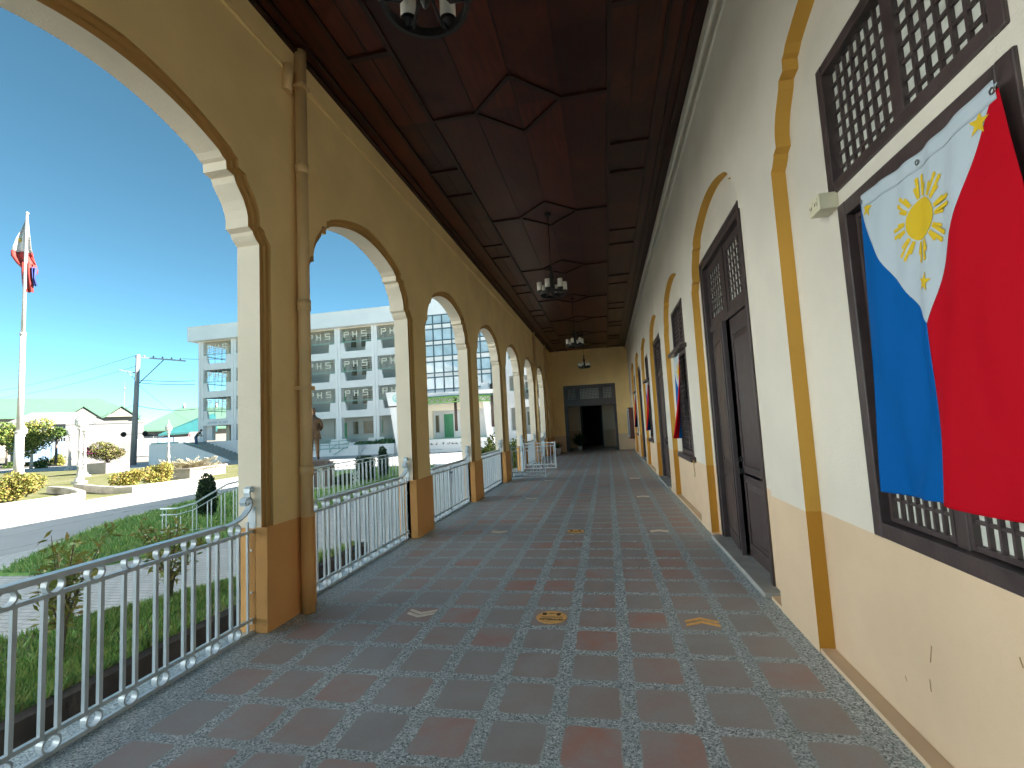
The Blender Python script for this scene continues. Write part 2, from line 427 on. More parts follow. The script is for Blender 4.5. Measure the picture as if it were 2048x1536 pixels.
def make_window(c, ledge):
    win = MB(); frame_rect(win, XRE-.012, XRE+.10, c+WL[0], c+WL[1], WL[2], WL[3], .075, DWOOD)
    ym = c+(WL[0]+WL[1])/2; win.box(XRE+.03, XRE+.09, ym-.035, ym+.035, WL[2]+.07, WL[3]-.07, DWOOD)
    wn = win.build('window', in_root, O2, bevel=.005)
    for y0, y1 in ((c+WL[0]+.075, ym-.035), (ym+.035, c+WL[1]-.075)):
        s = MB(); p = MB(); frame_rect(s, XRE+.032, XRE+.07, y0+.004, y1-.004, WL[2]+.08, WL[3]-.08, .022, DWOOD)
        lattice(s, p, XRE+.04, y0+.026, y1-.026, WL[2]+.10, WL[3]-.10, 7, 17)
        s.build('sash', wn, O2); p.build('capiz_pane', wn, O2)
    tr = MB(); frame_rect(tr, XRE-.014, XRE+.10, c+WU[0], c+WU[1], WU[2], WU[3], .06, DWOOD)
    ym = c+(WU[0]+WU[1])/2; tr.box(XRE+.02, XRE+.09, ym-.04, ym+.04, WU[2]+.06, WU[3]-.06, DWOOD)
    tn = tr.build('transom', in_root, O2, bevel=.005)
    for y0, y1 in ((c+WU[0]+.06, ym-.04), (ym+.04, c+WU[1]-.06)):
        s = MB(); p = MB(); lattice(s, p, XRE+.03, y0, y1, WU[2]+.06, WU[3]-.06, 7, 8)
        s.build('lattice', tn, O2); p.build('capiz_pane', tn, O2)
    if ledge:
        l = MB(); l.box(1.175, XRE+.02, c-.66, c+.80, 2.56, 2.625, DWOOD); l.build('lintel_ledge', wn, O2, bevel=.006)
        l = MB(); l.box(1.20, XRE+.02, c-.66, c+.74, .785, .865, DWOOD); l.build('sill', wn, O2, bevel=.006)

def make_door(c, ajar):
    y0, y1, z1 = c+DO[0], c+DO[1], DO[3]; X0, X1 = XRE-.02, XRE+.12
    fr = MB(); t = .105
    for k, (tt, xx) in enumerate(((t, X0+.012), (.05, X0))):
        fr.box(xx, X1, y0, y0+tt, .04, z1, DWOOD); fr.box(xx, X1, y1-tt, y1, .04, z1, DWOOD)
        fr.box(xx+.001, X1, y0+tt, y1-tt, z1-tt, z1, DWOOD)
    fr.box(XRE+.03, X1, y0+t, y1-t, 2.485, 2.555, DWOOD)
    dn = fr.build('door', in_root, O2, bevel=.004)
    ym = (y0+y1)/2
    tr = MB(); tp = MB(); tr.box(XRE+.035, XRE+.11, ym-.04, ym+.04, 2.556, z1-t, DWOOD)
    for a_, b_ in ((y0+t, ym-.04), (ym+.04, y1-t)):
        frame_rect(tr, XRE+.045, XRE+.10, a_+.003, b_-.003, 2.558, z1-t-.003, .085, DWOOD)
        lattice(tr, tp, XRE+.055, a_+.088, b_-.088, 2.645, z1-t-.088, 6, 7)
    tr.build('transom', dn, O2); tp.build('capiz_pane', dn, O2)
    def leaf(width):
        l = MB(); th = .045
        l.box(0, th, 0, width, .055, 2.48, DWOOD)
        for za, zb in ((.20, .80), (.97, 2.30)):
            m_ = .11
            # sunk panel with a raised field and a bright bevelled edge
            l.box(-.012, .001, .05, m_, za-.1, zb+.1, DWOOD); l.box(-.012, .001, width-m_, width-.05, za-.1, zb+.1, DWOOD)
            l.box(-.011, .001, m_, width-m_, zb, zb+.1, DWOOD); l.box(-.011, .001, m_, width-m_, za-.1, za, DWOOD)
            yy0, yy1 = m_+.03, width-m_-.03
            vs = [(-.001,m_,za),(-.001,width-m_,za),(-.001,width-m_,zb),(-.001,m_,zb),(-.014,yy0+.03,za+.06),(-.014,yy1-.03,za+.06),(-.014,yy1-.03,zb-.06),(-.014,yy0+.03,zb-.06)]
            l.add(vs, [(4,7,6,5),(0,4,5,1),(1,5,6,2),(2,6,7,3),(3,7,4,0)], DWOOD)
        return l
    wd = (y1-y0-2*t)/2-.004
    # near leaf, closed
    l = leaf(wd); o = l.build('door_leaf', dn, bevel=.003); o.location = Vector((XRE+.055, y0+t+.002, 0))-Vector(O2)
    h = MB()
    hm = M('black_iron', (.02, .02, .02), .35, .2) if 'black_iron' not in bpy.data.materials else bpy.data.materials['black_iron']
    h.box(-.03, -.012, wd-.10, wd-.02, 1.0, 1.05, hm); h.tube([(-.03, wd-.06, .93), (-.055, wd-.06, .95), (-.055, wd-.06, 1.0), (-.03, wd-.06, 1.02)], .008, hm, 8)
    h.box(-.05, -.015, wd-.085, wd-.035, .88, .93, hm)
    hh = h.build('padlock', dn); hh.location = o.location
    for z in (.35, 1.25, 2.2):
        hg = MB(); hg.tube([(XRE+.045, y0+t+.004, z), (XRE+.045, y0+t+.004, z+.11)], .009, hm, 8); hg.build('hinge', dn, O2)
    # far leaf, ajar or closed
    l = leaf(wd); o = l.build('door_leaf', dn, bevel=.003)
    o.data.transform(Matrix.Translation((0, -wd, 0)))
    o.location = Vector((XRE+.055, y1-t-.002, 0))-Vector(O2); o.rotation_euler = (0, 0, R_(-ajar))
    th = MB(); th.box(XR-.045, XRE+.09, c-.97, c+1.01, .002, .05, CONC); th.build('threshold', dn, O2, bevel=.006)

for i, (c, k) in enumerate(zip(rcs, kinds)):
    if k == 'window': make_window(c, i != 2)
    else: make_door(c, 5.5 if i == 3 else 0)

# ================================================================ ceiling of varnished boards and battens
def ceil_mat():
    mt, t, b = new_mat('varnished_ceiling_boards'); v = coord(t)
    sep = t.nodes.new('ShaderNodeSeparateXYZ'); t.links.new(v, sep.inputs[0]); x, y = sep.outputs[0], sep.outputs[1]
    bx = mth(t, 'FLOOR', mth(t, 'DIVIDE', mth(t, 'ADD', x, 3.235), .495)); by = mth(t, 'FLOOR', mth(t, 'DIVIDE', mth(t, 'SUBTRACT', y, 5.07), 2.92))
    cb = t.nodes.new('ShaderNodeCombineXYZ'); t.links.new(bx, cb.inputs[0]); t.links.new(by, cb.inputs[1])
    wn = t.nodes.new('ShaderNodeTexWhiteNoise'); wn.noise_dimensions = '2D'; t.links.new(cb.outputs[0], wn.inputs['Vector'])
    mp = t.nodes.new('ShaderNodeMapping'); mp.inputs['Scale'].default_value = (9, .8, 9); t.links.new(v, mp.inputs[0])
    g = noise(t, mp.outputs[0], 2.2, 6, .65)
    c = ramp(t, wn.outputs[0], [(0, (.035, .009, .004)), (.5, (.07, .015, .006)), (1, (.11, .020, .007))])
    c = mixc(t, ramp(t, g, [(.35, (.6,)*3), (.65, (0,0,0))]), c, (.018, .006, .004))
    c = mixc(t, ramp(t, noise(t, v, 1.3, 4), [(.5, (0,0,0)), (.8, (.7,)*3)]), c, (.12, .030, .012))
    t.links.new(c, b.inputs['Base Color'])
    t.links.new(mth(t, 'MULTIPLY_ADD', g, .22, .26), b.inputs['Roughness']); b.inputs['Specular IOR Level'].default_value = .25
    bump(t, b, g, .12, .01)
    return mt
CEILM = ceil_mat(); BATTEN = M('dark_batten', (.030, .009, .005), .45, .3, 6, spec=.3)
cl = MB(); cl.box(-2.95, 1.3, YB, YE+.02, HC, HC+.12, CEILM)
CX = -.755
def sl(x0, x1, y0, y1, d=.022): cl.box(x0, x1, y0, y1, HC-d, HC+.01, BATTEN)
for x, wd in ((-2.64, .09), (-2.50, .03), (-2.22, .03), (-1.775, .045), (.265, .045), (.79, .03), (1.06, .10), (.93, .03)): sl(x-wd/2, x+wd/2, YB, YE, .03)
for x in (CX-.495, CX, CX+.495): sl(x-.006, x+.006, YB, YE, .008)
for x in (.52, -2.0): sl(x-.006, x+.006, YB, YE, .006)
for i in range(-4, 7):
    yc = 5.07+2.92*i
    if not YB < yc < YE-.6: continue
    tips = [(CX-.495, yc), (CX, yc-.49), (CX+.495, yc), (CX, yc+.49)]
    for (xa, ya), (xb, yb) in zip(tips, tips[1:]+tips[:1]): cl.beam((xa, ya, HC-.008), (xb, yb, HC-.008), .045, .026, BATTEN)
    sl(-1.755, CX-.50, yc-.025, yc+.025, .025); sl(CX+.50, .245, yc-.025, yc+.025, .025)
    for yy in (yc+1.46-.37, yc+1.46+.37):
        if yy < YE: sl(.287, .775, yy-.028, yy+.028, .026); sl(-2.205, -1.795, yy-.028, yy+.028, .026)
tag(cl.build('ceiling'), kind='structure')

# ================================================================ end wall with the wide latticed doorway, and the dim vestibule behind it
ew = thing('end_wall', 'cream and tan wall closing the corridor around a wide dark doorway', 'wall', (-.7, YE, 0))
O3 = tuple(ew.location)
e = MB(); dx0, dx1, dz1 = -2.07, .50, 3.30
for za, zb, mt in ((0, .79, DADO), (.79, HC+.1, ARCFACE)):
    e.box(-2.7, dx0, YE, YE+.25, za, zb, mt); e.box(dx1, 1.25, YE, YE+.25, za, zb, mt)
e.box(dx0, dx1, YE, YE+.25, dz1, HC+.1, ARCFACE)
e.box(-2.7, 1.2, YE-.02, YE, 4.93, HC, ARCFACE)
e.build('wall_face', ew, O3)
d = MB(); frame_w = .16
d.box(dx0, dx0+frame_w, YE-.02, YE+.22, 0, dz1, DWOOD); d.box(dx1-.12, dx1, YE-.02, YE+.22, 0, dz1, DWOOD)
d.box(dx0+frame_w, dx1-.12, YE-.018, YE+.22, 3.12, dz1, DWOOD); d.box(dx0+frame_w, dx1-.12, YE-.018, YE+.22, 2.24, 2.585, DWOOD)
d.box(-1.47, -1.25, YE-.018, YE+.2, 2.585, 3.12, DWOOD); d.box(-.31, -.11, YE-.018, YE+.2, 2.585, 3.12, DWOOD)
d.box(dx0+frame_w, -1.86, YE-.018, YE+.2, 2.585, 3.12, DWOOD); d.box(.31, dx1-.12, YE-.018, YE+.2, 2.585, 3.12, DWOOD)
do = d.build('doorway_frame', ew, O3)
for xa, xb, nc in ((-1.86, -1.47, 6), (-1.25, -.31, 13), (-.11, .31, 6)):
    s = MB(); p = MB()
    for i in range(0, nc+1): x = xa+(xb-xa)*i/nc; s.box(x-.013, x+.013, YE+.02, YE+.05, 2.585, 3.12, DWOOD)
    for i in range(0, 8): z = 2.585+.535*i/7; s.box(xa, xb, YE+.018, YE+.048, z-.013, z+.013, DWOOD)
    p.box(xa, xb, YE+.046, YE+.055, 2.585, 3.12, CAPIZ)
    l = s.build('lattice', do, O3); p.build('capiz_pane', do, O3)
vs = thing('vestibule', 'dim room with a black inner doorway beyond the end of the corridor', 'room', (-.8, 27, 0))
O4 = tuple(vs.location); v = MB()
for za, zb, mt in ((0, .95, DADO), (.95, 3.7, STUCCO)):
    v.box(-3.0, -1.38, 27.3, 27.5, za, zb, mt); v.box(-.32, 1.3, 27.3, 27.5, za, zb, mt)
    v.box(1.25, 1.4, 24.42, 27.3, za, zb, mt); v.box(-3.1, -2.95, 24.42, 25.6, za, zb, mt); v.box(-3.1, -2.95, 26.6, 27.3, za, zb, mt)
v.box(-1.38, -.32, 27.3, 27.5, 2.42, 3.7, STUCCO); v.box(-3.1, -2.95, 25.6, 26.6, 2.0, 3.7, STUCCO)
v.box(-3.1, 1.4, 24.42, 29.6, 3.7, 3.8, DWOOD)
v.build('room_wall', vs, O4)
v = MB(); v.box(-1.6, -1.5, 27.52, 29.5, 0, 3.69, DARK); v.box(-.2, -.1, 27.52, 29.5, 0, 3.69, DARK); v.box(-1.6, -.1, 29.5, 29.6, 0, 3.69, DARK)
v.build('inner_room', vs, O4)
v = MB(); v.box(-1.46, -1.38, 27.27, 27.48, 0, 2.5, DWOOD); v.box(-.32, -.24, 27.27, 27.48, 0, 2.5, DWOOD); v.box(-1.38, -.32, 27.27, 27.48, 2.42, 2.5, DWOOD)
v.build('inner_door_frame', vs, O4)
# ================================================================ chandeliers
IRON = M('dark_chandelier_iron', (.012, .010, .010), .45, .2)
GLASSW = M('frosted_lamp_glass', (.72, .68, .60), .25, .05, 8)
def chandelier():
    t = thing('chandelier', 'x', 'chandelier', (0, 0, 0))
    r = MB(); r.tube([(0, 0, 1.33), (0, 0, .05)], .006, IRON, 8); r.build('rod', t)
    r = MB(); r.lathe([(0, 1.345), (.055, 1.34), (.06, 1.32), (.02, 1.29), (.006, 1.28)], IRON, n=16); r.build('ceiling_rose', t)
    r = MB(); r.lathe([(.006, .42), (.03, .38), (.02, .33), (.045, .22), (.03, .12), (.05, .03), (.035, -.06), (.012, -.12), (0, -.13)], IRON, n=14)
    r.build('centre_stem', t)
    R0 = .215
    r = MB(); n = 40
    pts = [(R0*math.cos(2*math.pi*i/n), R0*math.sin(2*math.pi*i/n), -.075) for i in range(n+1)]
    for p, q in zip(pts, pts[1:]): r.beam(p, q, .02, .05, IRON)
    r.build('hoop', t)
    for k in range(6):
        an = 2*math.pi*(k+.25)/6; cx, cy = R0*math.cos(an), R0*math.sin(an)
        a = MB(); a.tube([(.03*math.cos(an), .03*math.sin(an), .02), (.13*math.cos(an), .13*math.sin(an), -.09), (cx, cy, -.075)], .009, IRON, 8)
        a.lathe([(0, -.075), (.03, -.07), (.046, -.045), (.048, -.02), (.03, -.015)], IRON, (cx, cy, 0), 14); a.build('arm', t)
        g = MB(); g.lathe([(.026, -.016), (.043, -.01), (.044, .06), (.044, .125), (.040, .126), (.040, .0)], GLASSW, (cx, cy, 0), 16); g.build('lamp_glass', t)
    return t
ch0 = chandelier()
chl = ['iron hoop chandelier nearest the camera, cut off by the top of the picture',
       'iron hoop chandelier with white glass cups hanging below the second ceiling diamond',
       'small distant chandelier showing three white cups against the far ceiling',
       'most distant chandelier, hanging in front of the end wall above the doorway']
for i, y in enumerate((2.15, 7.97, 13.83, 19.67)):
    c = ch0 if i == 0 else dup(ch0)
    c.location = (CX-.01, y, 3.76); c['label'] = chl[i]; c['group'] = 'iron chandeliers along the ceiling'

# ================================================================ big flags hung on the windows
def cloth_mat(name, col):
    mt, t, b = new_mat(name); vv = coord(t)
    wv = noise(t, vv, 500, 2); c = mixc(t, mth(t, 'MULTIPLY', wv, .25), col, tuple(x*.7 for x in col))
    t.links.new(c, b.inputs['Base Color']); b.inputs['Roughness'].default_value = .75
    b.inputs['Specular IOR Level'].default_value = .08
    bump(t, b, wv, .1, .002); return mt
FWHT = cloth_mat('white_flag_cloth', (.46, .54, .60)); FBLU = cloth_mat('blue_flag_cloth', (.001, .10, .36)); FRED = cloth_mat('red_flag_cloth', (.46, .003, .013))
FYEL = cloth_mat('yellow_flag_cloth', (.66, .46, .03)); STEEL = M('steel_grommet', (.3, .3, .3), .3, .1, metal=1)

def flag(S, label, org):
    """S(u, v) -> point; u 0..1 from the blue edge to the red edge, v 0..1 from the hoist down"""
    root = thing('flag', label, 'flag', org, 0, 'flags hung over the corridor windows'); VA = .49
    NU, NV = 60, 110
    def tri_l(v): return .5*min(1, max(0, v)/VA)**1.45
    def tri_r(v): return 1-.5*min(1, max(0, v)/VA)**.88
    def patch(name, ua, ub, va, vb, mt, nu, nv, off=0, th=0):
        mb = MB(); vs = []
        for j in range(nv+1):
            v_ = va+(vb-va)*j/nv; a_, b_ = ua(v_), ub(v_)
            for i in range(nu+1):
                u_ = a_+(b_-a_)*i/nu; vs.append(S(u_, v_, off))
        fs = [(j*(nu+1)+i, j*(nu+1)+i+1, (j+1)*(nu+1)+i+1, (j+1)*(nu+1)+i) for j in range(nv) for i in range(nu)]
        mb.add(vs, fs, mt, True); o = mb.build(name, root, org)
        so = o.modifiers.new('thickness', 'SOLIDIFY'); so.thickness = .0015; so.offset = 0
        return o
    white = patch('white_field', tri_l, tri_r, 0, VA, FWHT, NU, 60)
    patch('blue_field', lambda v: 0, tri_l, 0.015, 1, FBLU, 40, NV)
    patch('red_field', tri_r, lambda v: 1, 0.015, 1, FRED, 40, NV)
    patch('hoist_band', lambda v: .012, lambda v: .988, -.012, .035, FWHT, NU, 4, .0022)
    W, H = 0.82, 1.36
    def emblem(name, polys):
        mb = MB()
        for pl_ in polys:
            c = (sum(p[0] for p in pl_)/len(pl_), sum(p[1] for p in pl_)/len(pl_))
            n_ = len(pl_); vs = [S(.5+c[0]/W, c[1]/H, .0028)]
            for f_ in (.33, .66, 1): vs += [S(.5+(c[0]+(p[0]-c[0])*f_)/W, (c[1]+(p[1]-c[1])*f_)/H, .0028) for p in pl_]
            mb.add(vs, [(0, i+1, (i+1) % n_+1) for i in range(n_)] + [(1+k_*n_+i, 1+k_*n_+n_+i, 1+k_*n_+n_+(i+1) % n_, 1+k_*n_+(i+1) % n_) for k_ in (0, 1) for i in range(n_)], FYEL, True)
        mb.build(name, root, org)
    sc_ = (0, .245)
    polys = [[(sc_[0]+.082*math.cos(a_), sc_[1]+.082*math.sin(a_)) for a_ in [2*math.pi*i/28 for i in range(28)]]]
    for k in range(8):
        for da, ln, wd in ((-.20, .135, .020), (0, .168, .026), (.20, .135, .020)):
            a_ = 2*math.pi*k/8+math.pi/8*0+da; 
            px = lambda r, s: (sc_[0]+r*math.cos(a_)-s*math.sin(a_), sc_[1]+r*math.sin(a_)+s*math.cos(a_))
            polys += [[px(.088, o_*wd-wd*.20), px(ln, o_*wd*1.35-wd*.34), px(ln+.006, o_*wd*1.35), px(ln, o_*wd*1.35+wd*.34), px(.088, o_*wd+wd*.20)] for o_ in ((-.42, .42) if da == 0 else (0,))]
    emblem('sun_emblem', polys)
    for sx, sy in ((-.345, .062), (.325, .075), (.0, .50)):
        emblem('star_emblem', [[(sx+(.042 if i % 2 == 0 else .017)*math.sin(math.pi*i/5+.3), sy-(.042 if i % 2 == 0 else .017)*math.cos(math.pi*i/5+.3)) for i in range(10)]])
    for u_ in (.02, .5, .98):
        g = MB(); p = S(u_, .012, .004); g.ring(p[1], p[2], .009, .004, .005, STEEL, 'X', p[0], 12); g.build('grommet', root, org)
    return root
def S_near(u, v, off=0):
    y = 2.425-.795*u + v*(.11*(.5-u)*(1 if u < .5 else .1) - .10*max(0, u-.5)*2)
    sag = .020*math.sin(math.pi*u)*(1-v)
    z = 2.455-1.335*v - sag - .012*math.sin(7*u+1)*v
    x = 1.225 - .028*math.sin(9.5*u+2.6*v)*(.2+v) - .016*math.sin(19*u-5*v+1)*v - .006*math.sin(33*u+9*v)*math.sin(math.pi*u) - .040*v*math.sin(math.pi*u)
    y += .028*math.sin(5.2*v+.4)*math.sin(math.pi*u)*max(0, v)**.5
    return (x-off, y, z)
flag(S_near, 'large flag hung over the window nearest the camera, its sun and stars in full view', (1.22, 2.06, 2.45))
def S_far(c, swing, ph):
    def S(u, v, off=0):
        y = c+.33-.66*u + v*v*swing*(u-.2); z = 2.50-1.36*v-.02*math.sin(math.pi*u)
        x = 1.215 - .03*math.sin(8*u+2*v+ph)*(.3+v) - .16*v*v*max(0, u-.15)
        return (x-off, y, z)
    return S
flag(S_far(rcs[4], .62, 0), 'flag over the second window, its red half swinging out from the wall', (1.2, rcs[4], 2.5))
flag(S_far(rcs[6], .30, 1.4), 'small looking flag over the third window, beyond the second door', (1.2, rcs[6], 2.5))
flag(S_far(rcs[8], .10, 2.2), 'most distant flag, a thin sliver over the last window before the end wall', (1.2, rcs[8], 2.5))

# ================================================================ floor markings
ORANGE = M('worn_orange_film', (.88, .50, .17), .6, .15, 30); WHITEF = M('worn_white_film', (.90, .82, .70), .6, .12, 30); INK = M('brown_ink', (.07, .03, .012), .6, .1)
def disc(y, label):
    x = -1.6207+3*.3625+.01
    t = thing('floor_sticker', label, 'floor sticker', (x, y, 0), 0, 'round distancing stickers on the tiles')
    p = MB(); n = 48; r = .118
    p.prism([(r*math.cos(2*math.pi*i/n), r*math.sin(2*math.pi*i/n)) for i in range(n)], .001, .0045, 'Z', ORANGE); p.build('disc', t)
    def txt(s, size, yy, ex):
        c = bpy.data.curves.new('lettering', 'FONT'); c.body = s; c.size = size; c.align_x = 'CENTER'; c.align_y = 'CENTER'; c.offset = ex
        tmp = bpy.data.objects.new('lettering_curve', c); COL.objects.link(tmp); bpy.context.view_layer.update()
        me = bpy.data.meshes.new_from_object(tmp.evaluated_get(bpy.context.evaluated_depsgraph_get())); bpy.data.objects.remove(tmp); bpy.data.curves.remove(c)
        me.materials.clear(); me.materials.append(INK); o = bpy.data.objects.new('lettering', me); COL.objects.link(o); o.parent = t
        o.location = (0, yy, .0062); o.rotation_euler = (0, 0, math.pi)
    txt('PHYSICAL', .042, -.045, .0012); txt('DISTANCING', .027, -.004, .0004)
    fm = MB()
    for sx in (-.06, .05):
        for q in range(5):
            a_ = R_(-60+30*q)+math.pi/2; fm.box(sx-.004+.017*math.cos(a_), sx+.004+.017*math.cos(a_), .05+.02*math.sin(a_)-.008, .05+.02*math.sin(a_)+.008, .005, .0062, INK)
        fm.box(sx-.012, sx+.012, .032, .052, .005, .0064, INK)
    fm.box(-.03, .018, .064, .068, .005, .0062, INK); fm.build('foot_symbol', t)
def chevron(x, y, toward, mt, label):
    p = MB(); s = -1 if toward else 1
    for k in range(2):
        y0 = (k-.5)*.062*s
        for sx in (-1, 1):
            p.prism([(0, y0+.035*s), (sx*.115, y0-.028*s), (sx*.115, y0-.065*s), (0, y0-.004*s)], .001+.0002*(sx > 0), .0045, 'Z', mt)
    o = p.build('floor_arrow', loc=(x, y, 0)); tag(o, label, 'floor arrow', 'arrow stickers on the tiles')
ords = ['nearest', 'second', 'third', 'fourth']
for i, rw in enumerate((0, 8, 16, 24)):
    y = 3.7975+.3625*rw
    if i < 2: disc(y, ['round orange PHYSICAL DISTANCING sticker on a tile, the nearer one', 'round orange PHYSICAL DISTANCING sticker farther along, level with the second pillar'][i])
    nm = ['in the row nearest the camera', 'in the row level with the second pillar', 'in the row level with the third pillar', 'in the farthest row'][i]
    chevron(-1.6207+.02, y, True, WHITEF, 'pale double arrow pointing to the camera '+nm)
    chevron(-1.6207+6*.3625+.02, y, False, ORANGE if i == 0 else WHITEF, ('orange' if i == 0 else 'pale')+' double arrow pointing away '+nm)

# ================================================================ small things on the walls
IVORY = M('ivory_plastic', (.66, .62, .45), .4, .05)
o = thing('power_outlet', 'ivory surface mounted power outlet box at the corner of the near window', 'outlet', (1.23, 2.80, 2.6))
p = MB(); p.box(-.045, .05, -.065, .065, -.045, .045, IVORY); p.build('box', o, bevel=.006)
p = MB()
for yy in (-.03, .03):
    p.box(-.048, -.044, yy-.02, yy+.02, -.028, .028, IVORY); p.box(-.0495, -.0475, yy-.012, yy-.008, -.012, .006, DARK); p.box(-.0495, -.0475, yy+.006, yy+.010, -.012, .006, DARK)
p.build('socket', o)
ROPE = M('yellow_brown_string', (.30, .19, .06), .8, .2, 60)
for i, (y, lab) in enumerate(((4.13, 'nail with a short hanging string on the wall right of the near door'), (7.22, 'nail with a short hanging string on the wall left of the near door'))):
    o = thing('hanging_string', lab, 'string', (XRE if i == 0 else XR, y, .86), 0, 'strings on nails')
    p = MB(); p.tube([(0, 0, 0), (-.03, 0, .006)], .004, IRON, 6); p.build('nail', o)
    p = MB(); p.tube([(-.02, 0, .004), (-.024, .02, -.02), (-.022, .012, -.10), (-.018, -.004, -.18), (-.024, .006, -.235)], .005, ROPE, 6); p.tube([(-.02, -.01, .004), (-.02, -.018, -.03), (-.016, -.006, -.045)], .004, ROPE, 6); p.build('string', o)
RW = M('red_brown_board', (.085, .022, .012), .5, .2, 8)
o = thing('notice_cabinet', 'dark red notice cabinet with a pale framed front near the end wall', 'cabinet', (1.08, 23.0, 0))
p = MB(); p.box(-.09, .11, -.6, .9, .58, 2.0, RW); p.build('case', o, bevel=.004)
p = MB(); frame_rect(p, -.12, -.091, -.55, .85, .66, 1.96, .05, WMET); p.build('front_frame', o)

# ================================================================ railings and gates between the pillars
XRL = -2.80
def volute(sgn):
    """end scroll of a handrail as a path in (y, z); runs up the jamb and curls back, jamb at y = 0, rail comes from y = -sgn"""
    path = [(-.30, .862), (-.22, .868), (-.15, .882), (-.09, .908), (-.045, .945), (-.022, .985), (-.024, 1.02), (-.05, 1.042), (-.085, 1.036), (-.10, 1.008), (-.088, .985), (-.066, .985), (-.060, 1.0)]
    path2 = [(-.022, .985), (-.040, 1.03), (-.052, 1.075), (-.050, 1.105), (-.032, 1.118), (-.014, 1.108), (-.012, 1.09), (-.022, 1.082)]
    return [(y*sgn, z) for y, z in path], [(y*sgn, z) for y, z in path2]
def railing(y0, y1, label, group, latch=False):
    t = thing('railing', label, 'railing', (XRL, (y0+y1)/2, 0), 0, group)
    h = (y1-y0)/2
    p = MB(); p.strip([(-h+.30, .862), (h-.30, .862)], .062, .030, WMET)
    for s in (1, -1):
        a_, b_ = volute(s)
        for q in (a_, b_): p.strip([(s*h+y, z) for y, z in q], .052, .012, WMET)
    p.build('handrail', t)
    p = MB()
    for z in (.770, .105, .012): p.box(-.012, .012, -h, h, z-.011, z+.011, WMET)
    p.build('cross_bar', t)
    for s in (1, -1):
        p = MB(); p.box(-.035, .035, s*h-.004, s*h+.004, 0, .96, WMET)
        for z in (.07, .30, .62): p.lathe([(.009, -.0), (.009, .006)], WMET, (0, 0, 0), 6) if 0 else p.box(-.008, .008, s*h-s*.012-.004, s*h-s*.012+.004, z, z+.016, WMET)
        p.build('wall_plate', t)
    n = 11; ys = [(-h+.18)+(2*h-.36)*i/(n-1) for i in range(n)]
    for y in ys:
        for z in (.816, .058):
            p = MB(); p.ring(y, z, .040, .040, .010, WMET, 'X', 0, 22); p.build('ring', t)
        for dy in (-.037, .037):
            p = MB(); p.box(-.011, .011, y+dy-.010, y+dy+.010, .114, .761, WMET); p.build('baluster', t)
    for s in (1, -1):
        p = MB(); p.box(-.008, .008, s*(h-.05)-.008, s*(h-.05)+.008, -.002, .85, WMET); p.build('baluster', t)
    if latch:
        p = MB(); p.box(-.014, .014, -.045, -.015, .0, .87, WMET); p.box(-.014, .014, .015, .045, .0, .87, WMET); p.box(.014, .03, -.09, .09, .70, .725, WMET)
        p.strip([(.05, .70), (.075, .62), (.06, .54), (.02, .50)], .01, .01, WMET, 'X', .025); p.box(.012, .03, -.05, .06, .49, .51, WMET); p.build('latch', t)
    return t
rl = ['white iron railing nearest the camera, between the corridor and the grass bed', 'white iron railing between the first and second pillars', None, 'white iron railing between the third and fourth pillars', None, 'far white railing just beyond the open gate', 'farthest white railing, beside the white plant pot']
i0 = 3
for k, c in enumerate(centres):
    y0, y1 = c-hw, c+hw; j = k-i0+0
    if j == -1 or j == -2 or j == -3: railing(y0, y1, 'white iron railing behind the viewpoint', 'white iron railings of the arcade')
    elif j in (0, 1, 3, 5, 6): railing(y0, y1, rl[j], 'white iron railings of the arcade')
    elif j == 2: railing(y0, y1, 'white iron railing with a latched middle post, between the second and third pillars', 'white iron railings of the arcade', True)
def gate(hx, y, wd, label, post):
    t = thing('gate', label, 'gate', (hx, y, 0), 0, 'open gate leaves of the arcade')
    p = MB()
    for z in (.87, .765, .19, .075): p.box(0, wd, -.011, .011, z-.011, z+.011, WMET)
    p.box(wd-.02, wd+.014, -.016, .016, .05, .90, WMET); p.box(-.01, .02, -.016, .016, .05, .90, WMET); p.build('frame', t)
    n = 5
    for i in range(n):
        x = .10+(wd-.2)*i/(n-1)
        for z in (.817, .132):
            q = MB(); q.ring(x, z, .042, .024, .008, WMET, 'Y', 0, 18); q.build('ring', t)
        for dx in (-.05, .05):
            if 0 < x+dx < wd: q = MB(); q.box(x+dx-.007, x+dx+.007, -.007, .007, .2, .755, WMET); q.build('baluster', t)
    if post:
        q = MB(); q.box(-.10, -.03, -.035, .035, 0, 1.15, WMET); q.strip([(-.03, .92), (.03, .93), (.06, .97), (.05, 1.02), (.01, 1.02), (.0, .99)], .03, .01, WMET, 'Y', 0); q.build('hinge_post', t)
    return t
gate(-2.66, 13.0, .93, 'open white gate leaf swung into the corridor at the fourth pillar', False)
gate(-2.70, 15.24, 1.02, 'open white gate leaf with a tall post at the fifth pillar', True)
POTW = M('white_plastic_pot', (.7, .7, .68), .5, .05)
LEAFD = M('dark_leaf', (.035, .07, .02), .6, .3, 8)
o = thing('potted_plant', 'small white pot with a dark plant beside the last pillar', 'potted plant', (-2.32, 22.2, 0))
p = MB(); p.lathe([(0, 0), (.11, .0), (.15, .27), (.165, .28), (.165, .31), (.14, .31), (.13, .27), (0, .26)], POTW, n=20); p.build('pot', o)
p = MB(); rnd = random.Random(3)
